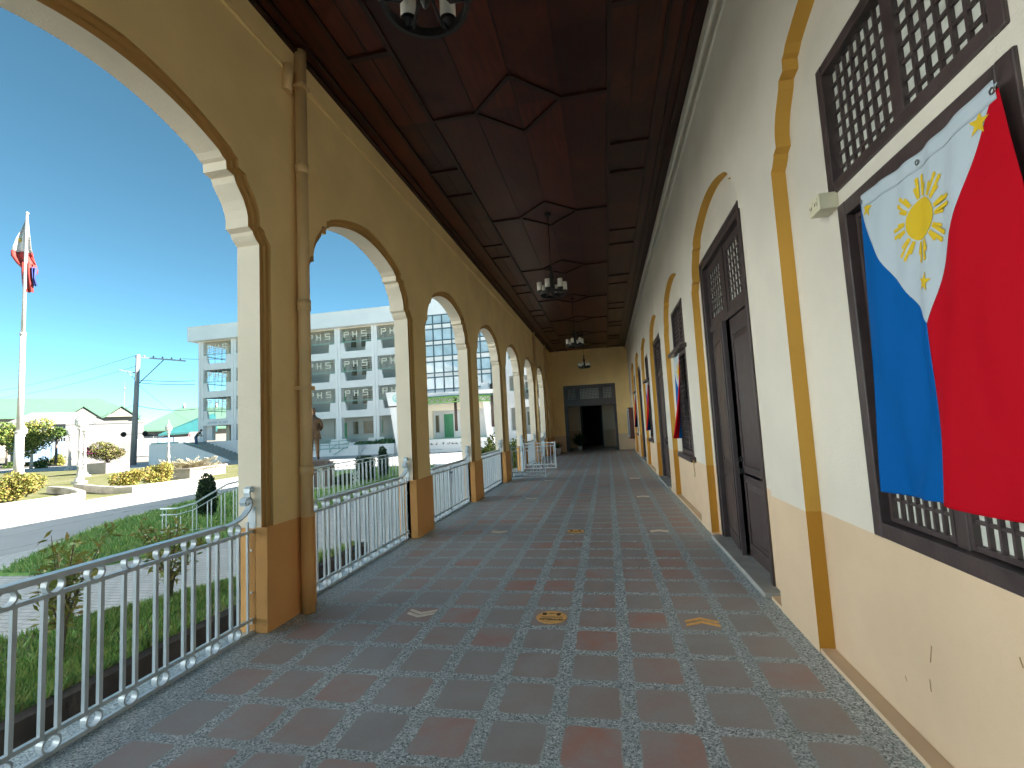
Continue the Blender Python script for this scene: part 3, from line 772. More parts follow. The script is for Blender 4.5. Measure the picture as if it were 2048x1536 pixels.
for i in range(60):
    a_, l, e_ = rnd.uniform(0, 6.28), rnd.uniform(.15, .42), rnd.uniform(.5, 1.4)
    q = Vector((0, 0, .27)); tip = q+Vector((math.cos(a_)*math.cos(e_), math.sin(a_)*math.cos(e_), math.sin(e_)))*l; sd_ = Vector((-math.sin(a_), math.cos(a_), 0))*.022
    mid = (q+tip)/2+Vector((0, 0, .02)); p.add([q, mid+sd_, tip, mid-sd_], [(0, 1, 2, 3)], LEAFD)
p.build('foliage', o)
o = thing('potted_plant', 'dark bushy plant in a small pale pot standing in the dim doorway', 'potted plant', (-1.45, 24.9, 0))
p = MB(); p.lathe([(0, 0), (.09, .0), (.12, .2), (.13, .22), (0, .2)], POTW, n=16); p.build('pot', o)
p = MB()
for i in range(160):
    a_, l, e_ = rnd.uniform(0, 6.28), rnd.uniform(.3, .85), rnd.uniform(.3, 1.5)
    q = Vector((0, 0, .2)); tip = q+Vector((math.cos(a_)*math.cos(e_), math.sin(a_)*math.cos(e_), math.sin(e_)))*l; sd_ = Vector((-math.sin(a_), math.cos(a_), 0))*.035
    mid = (q+tip*1.0)/2+Vector((0, 0, .06)); p.add([q, mid+sd_, tip, mid-sd_], [(0, 1, 2, 3)], LEAFD)
p.build('foliage', o)

# ================================================================ outside: ground
G = -.65
def grass_base(name, c1, c2, c3):
    mt, t, b = new_mat(name); v = coord(t)
    n1 = noise(t, v, .9, 6, .65); n2 = noise(t, v, 14, 4, .7)
    c = ramp(t, n1, [(.35, c1), (.52, c2), (.68, c3)])
    c = mixc(t, ramp(t, n2, [(.4, (.5,)*3), (.65, (0,0,0))]), c, tuple(x*.5 for x in c2)); t.links.new(c, b.inputs['Base Color'])
    b.inputs['Roughness'].default_value = .95; b.inputs['Specular IOR Level'].default_value = .1; bump(t, b, n2, .6, .03); return mt
def paving_mat():
    mt, t, b = new_mat('grey_brick_paving'); v = coord(t)
    br = t.nodes.new('ShaderNodeTexBrick'); t.links.new(v, br.inputs['Vector']); br.inputs['Scale'].default_value = 1
    br.inputs['Brick Width'].default_value = .22; br.inputs['Row Height'].default_value = .11; br.inputs['Mortar Size'].default_value = .008
    br.inputs['Color1'].default_value = (.66, .64, .63, 1); br.inputs['Color2'].default_value = (.56, .55, .54, 1); br.inputs['Mortar'].default_value = (.30, .30, .29, 1)
    c = mixc(t, ramp(t, noise(t, v, .7, 6, .65), [(.4, (0,0,0)), (.7, (.6,)*3)]), br.outputs[0], (.46, .46, .45)); t.links.new(c, b.inputs['Base Color'])
    b.inputs['Roughness'].default_value = .8; bump(t, b, br.outputs['Fac'], -.3, .01); return mt
def road_mat():
    mt, t, b = new_mat('worn_concrete_road'); v = coord(t)
    c = ramp(t, noise(t, v, .35, 7, .65), [(.3, (.36, .36, .36)), (.55, (.43, .43, .43)), (.75, (.49, .485, .48))])
    mp = t.nodes.new('ShaderNodeMapping'); mp.inputs['Scale'].default_value = (1, .12, 1); t.links.new(v, mp.inputs[0])
    vo = t.nodes.new('ShaderNodeTexVoronoi'); vo.feature = 'DISTANCE_TO_EDGE'; vo.inputs['Scale'].default_value = .35
    wv = t.nodes.new('ShaderNodeTexNoise'); wv.inputs['Scale'].default_value = 1.2; t.links.new(v, wv.inputs['Vector'])
    va = t.nodes.new('ShaderNodeVectorMath'); va.operation = 'MULTIPLY_ADD'; va.inputs[1].default_value = (.9, .9, 0)
    t.links.new(wv.outputs[1], va.inputs[0]); t.links.new(mp.outputs[0], va.inputs[2]); t.links.new(va.outputs[0], vo.inputs['Vector'])
    c = mixc(t, ramp(t, vo.outputs[0], [(0, (.7,)*3), (.014, (0,0,0))]), c, (.09, .09, .085))
    c = mixc(t, ramp(t, noise(t, v, 30, 3, .7), [(.35, (.35,)*3), (.65, (0,0,0))]), c, (.31, .31, .31))
    t.links.new(c, b.inputs['Base Color']); b.inputs['Roughness'].default_value = .85; bump(t, b, noise(t, v, 40, 3), .25, .01); return mt
LAWN = grass_base('dry_lawn', (.19, .175, .115), (.14, .145, .065), (.10, .12, .04)); TURF = grass_base('green_turf', (.40, .48, .19), (.24, .43, .13), (.17, .34, .10))
BEDM = grass_base('sandy_grass_bed', (.50, .49, .43), (.34, .36, .22), (.18, .24, .09))
PAVE = paving_mat(); ROAD = road_mat(); EARTH = M('dusty_ground', (.17, .16, .14), .95, .2, .05, spec=.1)
KERB = M('cream_kerb_paint', (.34, .31, .26), .85, .15, 3, .4, 40, stain=.5)
SOILW = M('dark_soil_brown', (.055, .043, .036), .9, .3, 4, .4, 30)  # dark soil brown for the bed kerb face and the planter soil
def sheet(name, poly, z, mt, thick=.30):
    p = MB(); p.prism(poly, z-thick, z, 'Z', mt); return tag(p.build(name), kind='structure')
sheet('ground', [(-400, -300), (300, -300), (300, 400), (-400, 400)], G-.016, EARTH, .5)
sheet('lawn', [(-60, -10), (-21, -10), (-21, 35), (-60, 40)], G-.008, LAWN)
sheet('road', [(-21, -40), (-12.4, -40), (-12.4, 37.2), (-8, 37.5), (20, 37.5), (20, 47), (-70, 47), (-70, 38.5), (-21, 35.5)], G-.004, ROAD)
sheet('paving', [(-12.4, -40), (-3.0, -40), (-3.0, 37.4), (-8, 37.5), (-12.4, 37.2)], G, PAVE)
isl = [(-10.95, 7.05), (-12.2, 8.7), (-13.4, 10.5), (-14.5, 13.9), (-15.2, 18), (-15.2, 24), (-13.6, 27), (-10, 26.6), (-8.9, 24), (-8.7, 18), (-8.0, 9.2), (-8.5, 8.2), (-9.0, 7.3), (-9.9, 6.65), (-10.6, 6.6)]
sheet('lawn_island', isl, G+.05, TURF)
bed = [(-3.85, -6), (-3.85, 6.95), (-4.1, 6.7), (-4.52, 5.18), (-5.0, 4.3), (-5.53, 3.5), (-6.1, 2.3), (-6.3, -6)]
sheet('planting_bed', bed, -.2, BEDM, .5)
k = MB(); k.box(-3.855, -3.73, -6, 6.95, -.7, -.185, SOILW); k.build('kerb')['kind'] = 'structure'

GRASSG = [M('grass_blade_green', (.24, .43, .13), .7, .3, 5, spec=.2), M('grass_blade_yellow', (.42, .48, .18), .7, .3, 5, spec=.2), M('grass_blade_deep', (.15, .30, .09), .7, .3, 5, spec=.2)]
def inpoly(x, y, P):
    c = False
    for (xa, ya), (xb, yb) in zip(P, P[1:]+P[:1]):
        if (ya > y) != (yb > y) and x < (xb-xa)*(y-ya)/(yb-ya)+xa: c = not c
    return c
def blades(name, poly, z, n, h, seed, dens=None):
    rnd = random.Random(seed); p = MB(); xs = [q[0] for q in poly]; ys = [q[1] for q in poly]
    while len(p.f) < n:
        x, y = rnd.uniform(min(xs), max(xs)), rnd.uniform(min(ys), max(ys))
        if not inpoly(x, y, poly): continue
        if dens and rnd.random() > dens(x, y): continue
        a_ = rnd.uniform(0, 6.28); l = h*rnd.uniform(.5, 1.3); wd = .006+h*.05; tx, ty = rnd.gauss(0, .4)*l, rnd.gauss(0, .4)*l
        c, s = math.cos(a_)*wd, math.sin(a_)*wd
        p.add([(x-c, y-s, z), (x+c, y+s, z), (x+tx, y+ty, z+l)], [(0, 1, 2)], GRASSG[min(2, int(rnd.random()*3))])
    o = p.build(name); o['kind'] = 'stuff'; return o
def bed_d(x, y): return .10+.9*max(0, min(1, (math.sin(x*2.1+y*1.3)+math.sin(y*2.7-x*3)+math.sin(x*5.3+y*4.1)*.6+y*.36-1.1)*.5))
blades('grass', [(-3.87, .7), (-3.87, 6.9), (-4.1, 6.65), (-4.52, 5.15), (-5.0, 4.27), (-5.53, 3.45), (-6.1, 2.25), (-6.2, .7)], -.2, 30000, .07, 1, bed_d)
blades('grass', isl, G+.05, 22000, .11, 2, lambda x, y: 1 if y < 15 else .5)

# ---------------------------------------------------------------- foliage helpers
def leafmat(name, c): return M(name, c, .6, .25, 2.5, spec=.3)
L_YEL = [leafmat('yellow_leaf', (.26, .235, .05)), leafmat('yellow_green_leaf', (.18, .20, .04)), leafmat('dark_olive_leaf', (.11, .13, .03)), leafmat('orange_tip_leaf', (.24, .16, .05))]  # darker olive is natural leaf variation, mixed at random
L_GRN = [leafmat('green_leaf', (.09, .15, .035)), leafmat('mid_green_leaf', (.11, .17, .04)), leafmat('deep_green_leaf', (.04, .08, .02))]
L_DRK = [leafmat('conifer_leaf', (.05, .09, .045)), leafmat('conifer_leaf_light', (.08, .13, .055)), leafmat('conifer_leaf_deep', (.025, .05, .03))]
L_PAL = [leafmat('pale_feather_leaf', (.30, .265, .17)), leafmat('cream_feather_leaf', (.38, .34, .25)), leafmat('olive_feather_leaf', (.20, .18, .08))]
L_OLV = [leafmat('olive_leaf', (.26, .27, .06)), leafmat('brown_olive_leaf', (.34, .26, .08)), leafmat('fresh_olive_leaf', (.22, .29, .07))]
L_PINK = [leafmat('bougainvillea_bract', (.15, .022, .07)), leafmat('bougainvillea_leaf', (.08, .08, .022)), leafmat('pale_bougainvillea', (.16, .12, .075))]
BARK = M('grey_brown_bark', (.13, .10, .08), .9, .3, 12, .5, 40); WBARK = M('pale_painted_bark', (.45, .38, .30), .9, .2, 8, .4, 40)
def leaves(p, blobs, n, size, mats, rnd, slim=.42, shell=.45, updir=.3):
    vols = [r[0]*r[1]*r[2] for c, r in blobs]; tot = sum(v**.67 for v in vols)
    for (c, r), vl in zip(blobs, vols):
        for _ in range(int(n*vl**.67/tot)):
            d = Vector((rnd.gauss(0, 1), rnd.gauss(0, 1), rnd.gauss(0, 1))).normalized(); q = (shell+(1-shell)*rnd.random()**.6)
            q *= rnd.uniform(.85, 1.08)
            o = Vector((c[0]+d.x*r[0]*q, c[1]+d.y*r[1]*q, c[2]+d.z*r[2]*q))
            ax = (d+Vector((rnd.gauss(0, .7), rnd.gauss(0, .7), rnd.gauss(0, .7)+updir))).normalized()
            sd_ = ax.cross(Vector((rnd.gauss(0, 1), rnd.gauss(0, 1), rnd.gauss(0, 1)))).normalized()*size*slim*rnd.uniform(.7, 1.2)
            l = size*rnd.uniform(.7, 1.4); mid = o+ax*l*.5
            p.add([o, mid+sd_, o+ax*l, mid-sd_], [(0, 1, 2, 3)], mats[rnd.randrange(len(mats))])
def clump(c, R, rnd, k=9, squash=.75, rr=.5):
    out = []
    for _ in range(k):
        d = Vector((rnd.gauss(0, 1), rnd.gauss(0, 1), rnd.gauss(0, .8))).normalized()*R*rnd.uniform(.35, .68)
        s = R*rr*rnd.uniform(.7, 1.2); out.append(((c[0]+d.x, c[1]+d.y, c[2]+d.z*squash), (s, s, s*squash)))
    return out
def shrub(name, label, cat, loc, R, mats, n, size, seed, group=None, squash=.75, slim=.42, h=None):
    rnd = random.Random(seed); t = thing(name, label, cat, loc, 0, group)
    h = h if h is not None else R*squash*.75
    p = MB(); leaves(p, clump((0, 0, h), R, rnd, 11, squash), n, size, mats, rnd, slim); p.build('crown', t)
    p = MB()
    for i in range(6):
        a_ = i*1.05+rnd.random(); p.tube([(0, 0, -.05), (R*.2*math.cos(a_), R*.2*math.sin(a_), h*.5), (R*.5*math.cos(a_), R*.5*math.sin(a_), h*1.05)], [.02+R*.02, .012+R*.012, .006], BARK, 6)
    p.build('stem', t); return t
def tree(name, label, loc, H, R, mats, n, size, seed, trunk=.12, bark=BARK, squash=1.0, group=None, k=12):
    rnd = random.Random(seed); t = thing(name, label, 'tree', loc, 0, group); hc = H-R*squash*.8
    p = MB(); p.tube([(0, 0, -.1), (.03*H*.3, .02, hc*.35), (-.02*H*.3, .03, hc*.75), (0, 0, hc)], [trunk, trunk*.8, trunk*.65, trunk*.45], bark, 9)
    for i in range(6):
        a_ = i*1.05+rnd.random()*.6; p.tube([(0, 0, hc*(.55+.06*i)), (R*.35*math.cos(a_), R*.35*math.sin(a_), hc*.8+R*.1), (R*.7*math.cos(a_), R*.7*math.sin(a_), hc+R*.3*rnd.random())], [trunk*.4, trunk*.28, trunk*.1], bark, 6)
    p.build('trunk', t)
    p = MB(); leaves(p, clump((0, 0, hc), R, rnd, k, squash, .48), n, size, mats, rnd, .45, .3); p.build('crown', t); return t
def conifer(label, loc, H, R, seed, n=2600, name='clipped_cypress', group=None):
    rnd = random.Random(seed); t = thing(name, label, 'shrub', loc, 0, group)
    bl = [((0, 0, H*(.12+.1*i)), (R*math.sin(math.pi*(.28+.068*i))**.8,)*2+(H*.13,)) for i in range(9)]
    p = MB(); leaves(p, bl, n, .075, L_DRK, rnd, .4, .6, .8); p.build('crown', t)
    p = MB(); p.tube([(0, 0, -.1), (0, 0, H*.8)], [.04, .015], BARK, 7); p.build('trunk', t); return t

# ---------------------------------------------------------------- young shrubs in the bed beside the railing
def sapling(label, loc, H, R, seed):
    rnd = random.Random(seed); t = thing('young_shrub', label, 'shrub', loc, rnd.random()*6, 'thin young shrubs in the bed')
    s = MB(); p = MB(); tips = []
    for i in range(13):
        a_ = rnd.uniform(0, 6.28); sp = R*rnd.uniform(.3, 1.0); hh = H*rnd.uniform(.62, 1.0)
        b0 = Vector((rnd.gauss(0, .012), rnd.gauss(0, .012), -.02)); m1 = Vector((sp*.15*math.cos(a_), sp*.15*math.sin(a_), hh*.4)); e1 = Vector((sp*math.cos(a_), sp*math.sin(a_), hh))
        s.tube([b0, m1, (m1+e1)/2+Vector((0, 0, .03)), e1], [.009, .007, .005, .002], BARK, 5)
        for j in range(60):
            f_ = rnd.random()**.75
            base = (m1 if f_ < .25 else m1.lerp(e1, (f_-.25)/.75)) + Vector((rnd.gauss(0, .035), rnd.gauss(0, .035), rnd.gauss(0, .03)))
            if f_ < .25 and rnd.random() < .8: continue
            ax = Vector((rnd.gauss(0, 1), rnd.gauss(0, 1), rnd.gauss(.35, .6))).normalized(); l = rnd.uniform(.05, .10)
            sd_ = ax.cross(Vector((rnd.gauss(0, 1), rnd.gauss(0, 1), rnd.gauss(0, 1)))).normalized()*l*.16
            p.add([base, base+ax*l*.5+sd_, base+ax*l, base+ax*l*.5-sd_], [(0, 1, 2, 3)], L_OLV[rnd.randrange(3)])
    s.build('stem', t); p.build('foliage', t)
sapling('thin olive green shrub in the grass bed, the one nearest the camera', (-4.36, 3.15, -.2), 1.0, .30, 11)
sapling('thin brownish shrub in the grass bed behind the middle of the near railing', (-4.72, 4.45, -.2), .92, .33, 12)
sapling('thin shrub at the end of the grass bed, half hidden by the near pillar', (-4.28, 5.35, -.2), .82, .2, 13)

# ---------------------------------------------------------------- monument: fence, statue, shrubs
IRONW = WMET
def fence():
    t = thing('monument_fence', 'white scrolled iron fence round the statue garden', 'fence', (-10.9, 15, G))
    path = [(-10.35, 9.5, .62), (-9.95, 9.55, .62), (-9.62, 9.7, .70), (-9.38, 9.9, .88), (-9.24, 10.25, 1.06), (-9.2, 10.8, 1.10), (-9.2, 11.5, 1.10), (-9.35, 14, 1.10), (-9.6, 17, 1.10), (-9.8, 20, 1.10), (-9.95, 22.2, 1.10), (-9.6, 23.0, 1.10), (-8.8, 23.2, 1.10), (-8.2, 22.9, 1.10)]
    P = [Vector((x+10.9, y-15, z)) for x, y, z in path]
    def rail(dz, r, nm):
        p = MB(); p.tube([q+Vector((0, 0, dz)) for q in P], r, IRONW, 6); p.build(nm, t)
    rail(0, .022, 'handrail')
    for dz in (-.14,): rail(dz, .012, 'cross_bar')
    p = MB(); p.tube([Vector((q.x, q.y, .10)) for q in P], .012, IRONW, 6); p.build('cross_bar', t)
    # resample
    L = [0]
    for a_, b_ in zip(P, P[1:]): L.append(L[-1]+(b_-a_).length)
    def pos(s):
        for i in range(len(P)-1):
            if s <= L[i+1]: return P[i].lerp(P[i+1], (s-L[i])/(L[i+1]-L[i])), (P[i+1]-P[i]).normalized()
        return P[-1], (P[-1]-P[-2]).normalized()
    s = .1; i = 0; bars = MB(); nb = 0
    while s < L[-1]:
        q, d = pos(s)
        for k_ in (-.045, .045):
            c = q+d*k_; b = MB(); b.box(c.x-.009, c.x+.009, c.y-.009, c.y+.009, .02, c.z-.13, IRONW); 
            if nb < 96: b.build('baluster', t)
            nb += 1
        if i % 2 == 0 and nb < 96:
            r = MB(); n = 14; pts = [q+d*(.055*math.cos(2*math.pi*j/n))+Vector((0, 0, -.072+.055*math.sin(2*math.pi*j/n))) for j in range(n+1)]; r.tube(pts, .008, IRONW, 5, caps=False); r.build('ring', t)
        s += .34 if s < 9 else .40; i += 1
    # scroll work panels
    for s0 in (3.1, 8.3, 15.2):
        sc_ = MB(); q, d = pos(s0)
        for sg in (-1, 1):
            for zb, r0, dr in ((.60, .10, sg), (.30, .08, -sg), (.45, .06, sg)):
                pts = [q+d*(sg*.16+dr*r0*(1-j/26)*math.cos(j*.42))+Vector((0, 0, -q.z+zb+r0*(1-j/26)*math.sin(j*.42))) for j in range(22)]
                sc_.tube(pts, .011, IRONW, 5)
            sc_.tube([q+d*(sg*.30)+Vector((0, 0, -q.z+.05)), q+d*(sg*.05)+Vector((0, 0, -q.z+.35)), q+d*(sg*.26)+Vector((0, 0, -q.z+.75))], .010, IRONW, 5)
        sc_.build('scroll', t)
fence()
BRONZE = M('weathered_bronze', (.19, .105, .06), .48, .3, 5, .2, 30, metal=.55, stain=.4)
def skin_body(name, parent, verts, edges, mt, root=0, sub=2):
    bm = bmesh.new(); lay = bm.verts.layers.skin.verify(); vs = []
    for (x, y, z, rx, ry) in verts:
        v = bm.verts.new((x, y, z)); v[lay].radius = (rx, ry); vs.append(v)
    vs[root][lay].use_root = True
    for a_, b_ in edges: bm.edges.new((vs[a_], vs[b_]))
    me = bpy.data.meshes.new(name); bm.to_mesh(me); bm.free(); me.materials.append(mt)
    o = bpy.data.objects.new(name, me); COL.objects.link(o); o.parent = parent
    sk = o.modifiers.new('skin', 'SKIN'); sk.use_smooth_shade = True
    sb = o.modifiers.new('sub', 'SUBSURF'); sb.levels = sub; sb.render_levels = sub
    return o
def loft(p, secs, mt, n=20):
    vs = []
    for (cx, cy, z, rx, ry) in secs:
        for j in range(n): a_ = 2*math.pi*j/n; vs.append((cx+rx*math.cos(a_), cy+ry*math.sin(a_), z))
    fs = [(i*n+j, i*n+(j+1) % n, (i+1)*n+(j+1) % n, (i+1)*n+j) for i in range(len(secs)-1) for j in range(n)]
    p.add(vs, fs, mt, True)
# bronze man seen from behind, on a stepped pedestal; local +Y faces away from the corridor
st = thing('statue', 'bronze statue of a standing man in a suit, seen from behind', 'statue', (-11.75, 17.6, .48), R_(24))
V = [(0,0,1.08,.155,.12),(0,0,1.30,.165,.125),(0,.0,1.56,.19,.125),(0,0,1.74,.11,.09),(0,.01,1.83,.062,.065),(0,.02,1.93,.085,.10),(0,.02,2.05,.098,.115),(0,.02,2.15,.05,.06),
     (.10,0,1.0,.115,.12),(.12,.02,.56,.085,.09),(.14,-.02,.14,.06,.065),(.15,.10,.035,.055,.04),(-.10,0,1.0,.115,.12),(-.11,-.01,.56,.085,.09),(-.11,-.05,.14,.06,.065),(-.12,.07,.035,.055,.04),
     (.23,0,1.66,.085,.085),(.32,-.02,1.36,.07,.075),(.22,.20,1.22,.055,.055),(.08,.27,1.26,.042,.045),(-.23,0,1.66,.085,.085),(-.33,-.02,1.36,.07,.075),(-.24,.20,1.24,.055,.055),(-.10,.27,1.28,.042,.045)]
E_ = [(0,1),(1,2),(2,3),(3,4),(4,5),(5,6),(6,7),(0,8),(8,9),(9,10),(10,11),(0,12),(12,13),(13,14),(14,15),(2,16),(16,17),(17,18),(18,19),(2,20),(20,21),(21,22),(22,23)]
skin_body('body', st, V, E_, BRONZE)
j = MB(); loft(j, [(0,0,.84,.285,.20),(0,0,.86,.29,.205),(0,0,1.0,.262,.185),(0,0,1.16,.232,.168),(0,0,1.30,.225,.165),(0,0,1.48,.262,.178),(0,0,1.64,.268,.168),(0,0,1.71,.20,.14),(0,0,1.77,.105,.10),(0,.01,1.83,.085,.085)], BRONZE, 28)
for zc in (1.22, 1.28): loft(j, [(0,-.01,zc-.02,.226,.164),(0,-.012,zc,.236,.176),(0,-.01,zc+.02,.226,.164)], BRONZE, 28)
j.box(-.006, .006, -.212, -.19, .86, 1.15, DARK); j.build('jacket', st)
GRAN = M('brown_granite', (.16, .11, .09), .45, .25, 18); MARB = M('pale_marble', (.60, .57, .53), .4, .1, 4)
pd = thing('pedestal', 'stepped stone pedestal carrying the bronze statue', 'pedestal', (-11.75, 17.6, G), R_(24))
p = MB(); p.box(-.66, .66, -.66, .66, .10, .86, MARB); p.build('marble_die', pd, bevel=.01)
p = MB(); p.box(-.86, .86, -.86, .86, 0, .10, MARB); p.build('plinth', pd, bevel=.01)
p = MB(); p.box(-.72, .72, -.72, .72, .86, .94, GRAN); p.box(-.64, .64, -.64, .64, .94, 1.02, GRAN); p.box(-.52, .52, -.52, .52, 1.02, 1.13, GRAN); p.build('cap', pd, bevel=.01)
p = MB()
for x in (-.5, -.17, .17, .5): p.box(x-.09, x+.09, -.70, -.66, .12, .84, GRAN); p.box(.66, .70, x-.09, x+.09, .12, .84, GRAN)
p.build('pilaster', pd)
conifer('clipped dark cypress at the near end of the statue fence', (-11.25, 11.75, G), 1.15, .24, 21, group='clipped dark shrubs in the statue garden')
conifer('slim dark cypress at the far end of the statue garden', (-10.6, 21.3, G), 1.35, .25, 22, group='clipped dark shrubs in the statue garden')
rnd = random.Random(31)
o = thing('clipped_hedge', 'drum shaped dark blue green hedge behind the statue fence', 'hedge', (-10.6, 19.6, G)); p = MB()
leaves(p, [((.20*math.cos(a_)*q, .20*math.sin(a_)*q, .14+.16*k_), (.25, .25, .16)) for k_ in range(6) for q, a_ in ((0, 0), (1, 0), (1, 1.57), (1, 3.14), (1, 4.71))], 5200, .07, L_DRK, rnd, .4, .7, .4); p.build('crown', o)
shrub('rounded_shrub', 'round dark green shrub between the pedestal and the drum hedge', 'shrub', (-10.7, 18.0, G), .40, L_DRK, 1500, .08, 32, 'clipped dark shrubs in the statue garden', .9)

# ---------------------------------------------------------------- kerbed flower beds, hedges, planters
def kerb_line(pts, label, closed=False):
    t = thing('kerb_wall', label, 'kerb', (pts[0][0], pts[0][1], G), 0, 'curved cream kerbs of the flower beds'); p = MB(); o = Vector((pts[0][0], pts[0][1], 0))
    Q = [Vector((x, y, 0))-o for x, y in pts]
    prof = [(-.14, -.1), (-.14, .26), (-.10, .31), (.10, .31), (.14, .26), (.14, -.1)]; vs = []
    for i, q in enumerate(Q):
        d = (Q[min(i+1, len(Q)-1)]-Q[max(i-1, 0)]).normalized(); n = Vector((-d.y, d.x, 0))
        vs += [q+n*a_+Vector((0, 0, b_)) for a_, b_ in prof]
    k_ = len(prof); p.add(vs, [(i*k_+j, i*k_+j+1, (i+1)*k_+j+1, (i+1)*k_+j) for i in range(len(Q)-1) for j in range(k_-1)] + [tuple(range(k_)), tuple((len(Q)-1)*k_+j for j in range(k_))[::-1]], KERB)
    p.build('coping', t)
kerb_line([(-21.6, -4), (-21.4, 6), (-21.35, 11), (-21.25, 14), (-21.15, 15.2), (-21.4, 16.0), (-22.1, 16.6), (-23.3, 17.3), (-25, 18.2), (-27.2, 19)], 'long curved cream kerb round the bed of yellow hedges')
kerb_line([(-26.8, 19.9), (-25, 19.1), (-23, 18.25), (-21.9, 17.95), (-21.2, 18.1), (-20.9, 18.7), (-20.7, 20.2), (-20.6, 21.6)], 'shorter curved cream kerb beyond the path, round the orange tipped shrubs')
hg = 'yellow green hedge shrubs behind the cream kerbs'
for i, (x, y, R, lab) in enumerate([(-24.2, 12.9, .75, 'yellow hedge shrub at the left edge of the picture'), (-24.9, 14.6, .82, 'second yellow hedge shrub behind the long kerb'), (-25.2, 16.0, .85, 'largest yellow green hedge shrub behind the long kerb'), (-26.6, 17.6, .75, 'yellow hedge shrub just left of the lamp posts'), (-28.3, 18.6, .6, 'small yellow hedge shrub in front of the lamp posts'), (-23.3, 19.6, .62, 'orange tipped shrub behind the short kerb, the left one'), (-23.0, 20.9, .80, 'orange tipped shrub behind the short kerb, the larger right one')]):
    shrub('hedge_shrub', lab, 'shrub', (x, y, G+.1), R, L_YEL if i < 5 else [L_YEL[0], L_YEL[1], L_YEL[3]], 4200, .085, 40+i, hg, .8)
PLM = M('cream_planter_plaster', (.32, .29, .25), .85, .1, 2, .3, 40, stain=.3)
def planter(label, loc, rz, sx, sy, h, rim):
    t = thing('planter', label, 'planter', loc, rz); p = MB()
    for x0, x1, y0, y1 in ((-sx, sx, -sy, -sy+.12), (-sx, sx, sy-.12, sy), (-sx, -sx+.12, -sy+.12, sy-.12), (sx-.12, sx, -sy+.12, sy-.12)): p.box(x0, x1, y0, y1, 0, h, PLM)
    p.build('box', t)
    if rim:
        p = MB()
        for x0, x1, y0, y1 in ((-sx-.08, sx+.08, -sy-.08, -sy+.16), (-sx-.08, sx+.08, sy-.16, sy+.08), (-sx-.08, -sx+.16, -sy+.16, sy-.16), (sx-.16, sx+.08, -sy+.16, sy-.16)): p.box(x0, x1, y0, y1, h+.003, h+.10, PLM)
        p.build('rim', t)
    p = MB(); p.box(-sx+.12, sx-.12, -sy+.12, sy-.12, h-.25, h-.06, SOILW); p.build('soil', t)
planter('low wide cream planter box with a feathery pale plant', (-25.45, 25.45, G), R_(4), 1.15, 1.45, .50, True)
rnd = random.Random(51); o = thing('feathery_shrub', 'pale cream feathery shrub spreading over the low wide planter', 'shrub', (-25.3, 25.3, G+.45)); p = MB()
for i in range(240):
    a_ = rnd.uniform(0, 6.28); e_ = rnd.uniform(.05, .75); l = rnd.uniform(.9, 2.3); d = Vector((math.cos(a_)*math.cos(e_), math.sin(a_)*math.cos(e_), math.sin(e_)*.75))
    side = Vector((-math.sin(a_), math.cos(a_), 0))
    for q in range(24):
        f_ = .2+.8*q/24; c = d*l*f_+Vector((0, 0, -.16*l*f_*f_)); ll = .16*(1.15-f_*.7); s_ = (1 if q % 2 else -1)
        tp = c+side*s_*ll+d*ll*.7+Vector((0, 0, rnd.gauss(.02, .04))); wv = d*.035
        p.add([c, c*.5+tp*.5+wv, tp, c*.5+tp*.5-wv], [(0, 1, 2, 3)], L_PAL[0 if f_ < .5 and rnd.random() < .5 else (2 if rnd.random() < .22 else 1)])
p.build('crown', o); p = MB()
for i in range(10): a_ = i*.63; p.tube([(0, 0, -.1), (.4*math.cos(a_), .4*math.sin(a_), .25), (1.0*math.cos(a_), 1.0*math.sin(a_), .35)], [.03, .02, .008], BARK, 6)
p.build('stem', o)
planter('tall square cream planter box holding a bougainvillea', (-40.0, 32.0, G), R_(3), .95, 1.0, .80, False)
shrub('bougainvillea', 'rounded bougainvillea with pink bracts in the tall square planter', 'shrub', (-40.0, 32.0, G+.75), 1.35, [L_PINK[1], L_PINK[2], L_YEL[1], L_PINK[1]], 4200, .12, 52, None, .55, h=.95)
rnd = random.Random(53); p = MB(); leaves(p, [((-.75, -.75, 1.0), (.45, .45, .3))], 160, .16, [L_PINK[0]], rnd); q = p.build('pink_bracts', bpy.data.objects['bougainvillea'])

# ---------------------------------------------------------------- lamp posts, flagpole
LPW = M('white_lamp_post_paint', (.40, .385, .37), .5, .06, 3); LGL = M('pale_lantern_glass', (.52, .54, .52), .2, .05)
def lamp():
    t = thing('lamp_post', 'x', 'lamp post', (0, 0, 0)); p = MB()
    p.box(-.27, .27, -.27, .27, 0, .14, LPW); p.lathe([(.24, .14), (.22, .30), (.15, .36), (.15, .42)], LPW, n=16); p.build('base', t)
    p = MB(); p.lathe([(.15, .42), (.11, .95), (.16, 1.0), (.17, 1.06), (.11, 1.12), (.15, 1.18), (.10, 1.25), (.085, 1.9), (.12, 1.93), (.12, 1.98), (.08, 2.02), (.065, 3.15), (.13, 3.22), (.16, 3.30), (.05, 3.34)], LPW, n=16); p.build('post', t)
    p = MB(); p.lathe([(.05, 3.34), (.20, 3.42), (.25, 3.60), (.21, 3.78)], LGL, n=12); p.build('lantern', t)
    for k_ in range(6): q = MB(); a_ = k_*math.pi/3; q.tube([(.2*math.cos(a_), .2*math.sin(a_), 3.42), (.262*math.cos(a_), .262*math.sin(a_), 3.6), (.22*math.cos(a_), .22*math.sin(a_), 3.79)], .014, LPW, 5); q.build('lantern_rib', t)
    p = MB(); p.lathe([(.30, 3.77), (.27, 3.82), (.15, 3.98), (.07, 4.16), (.05, 4.2), (.065, 4.26), (.03, 4.36), (0, 4.45)], LPW, n=14); p.build('cap', t); return t
l0 = lamp()
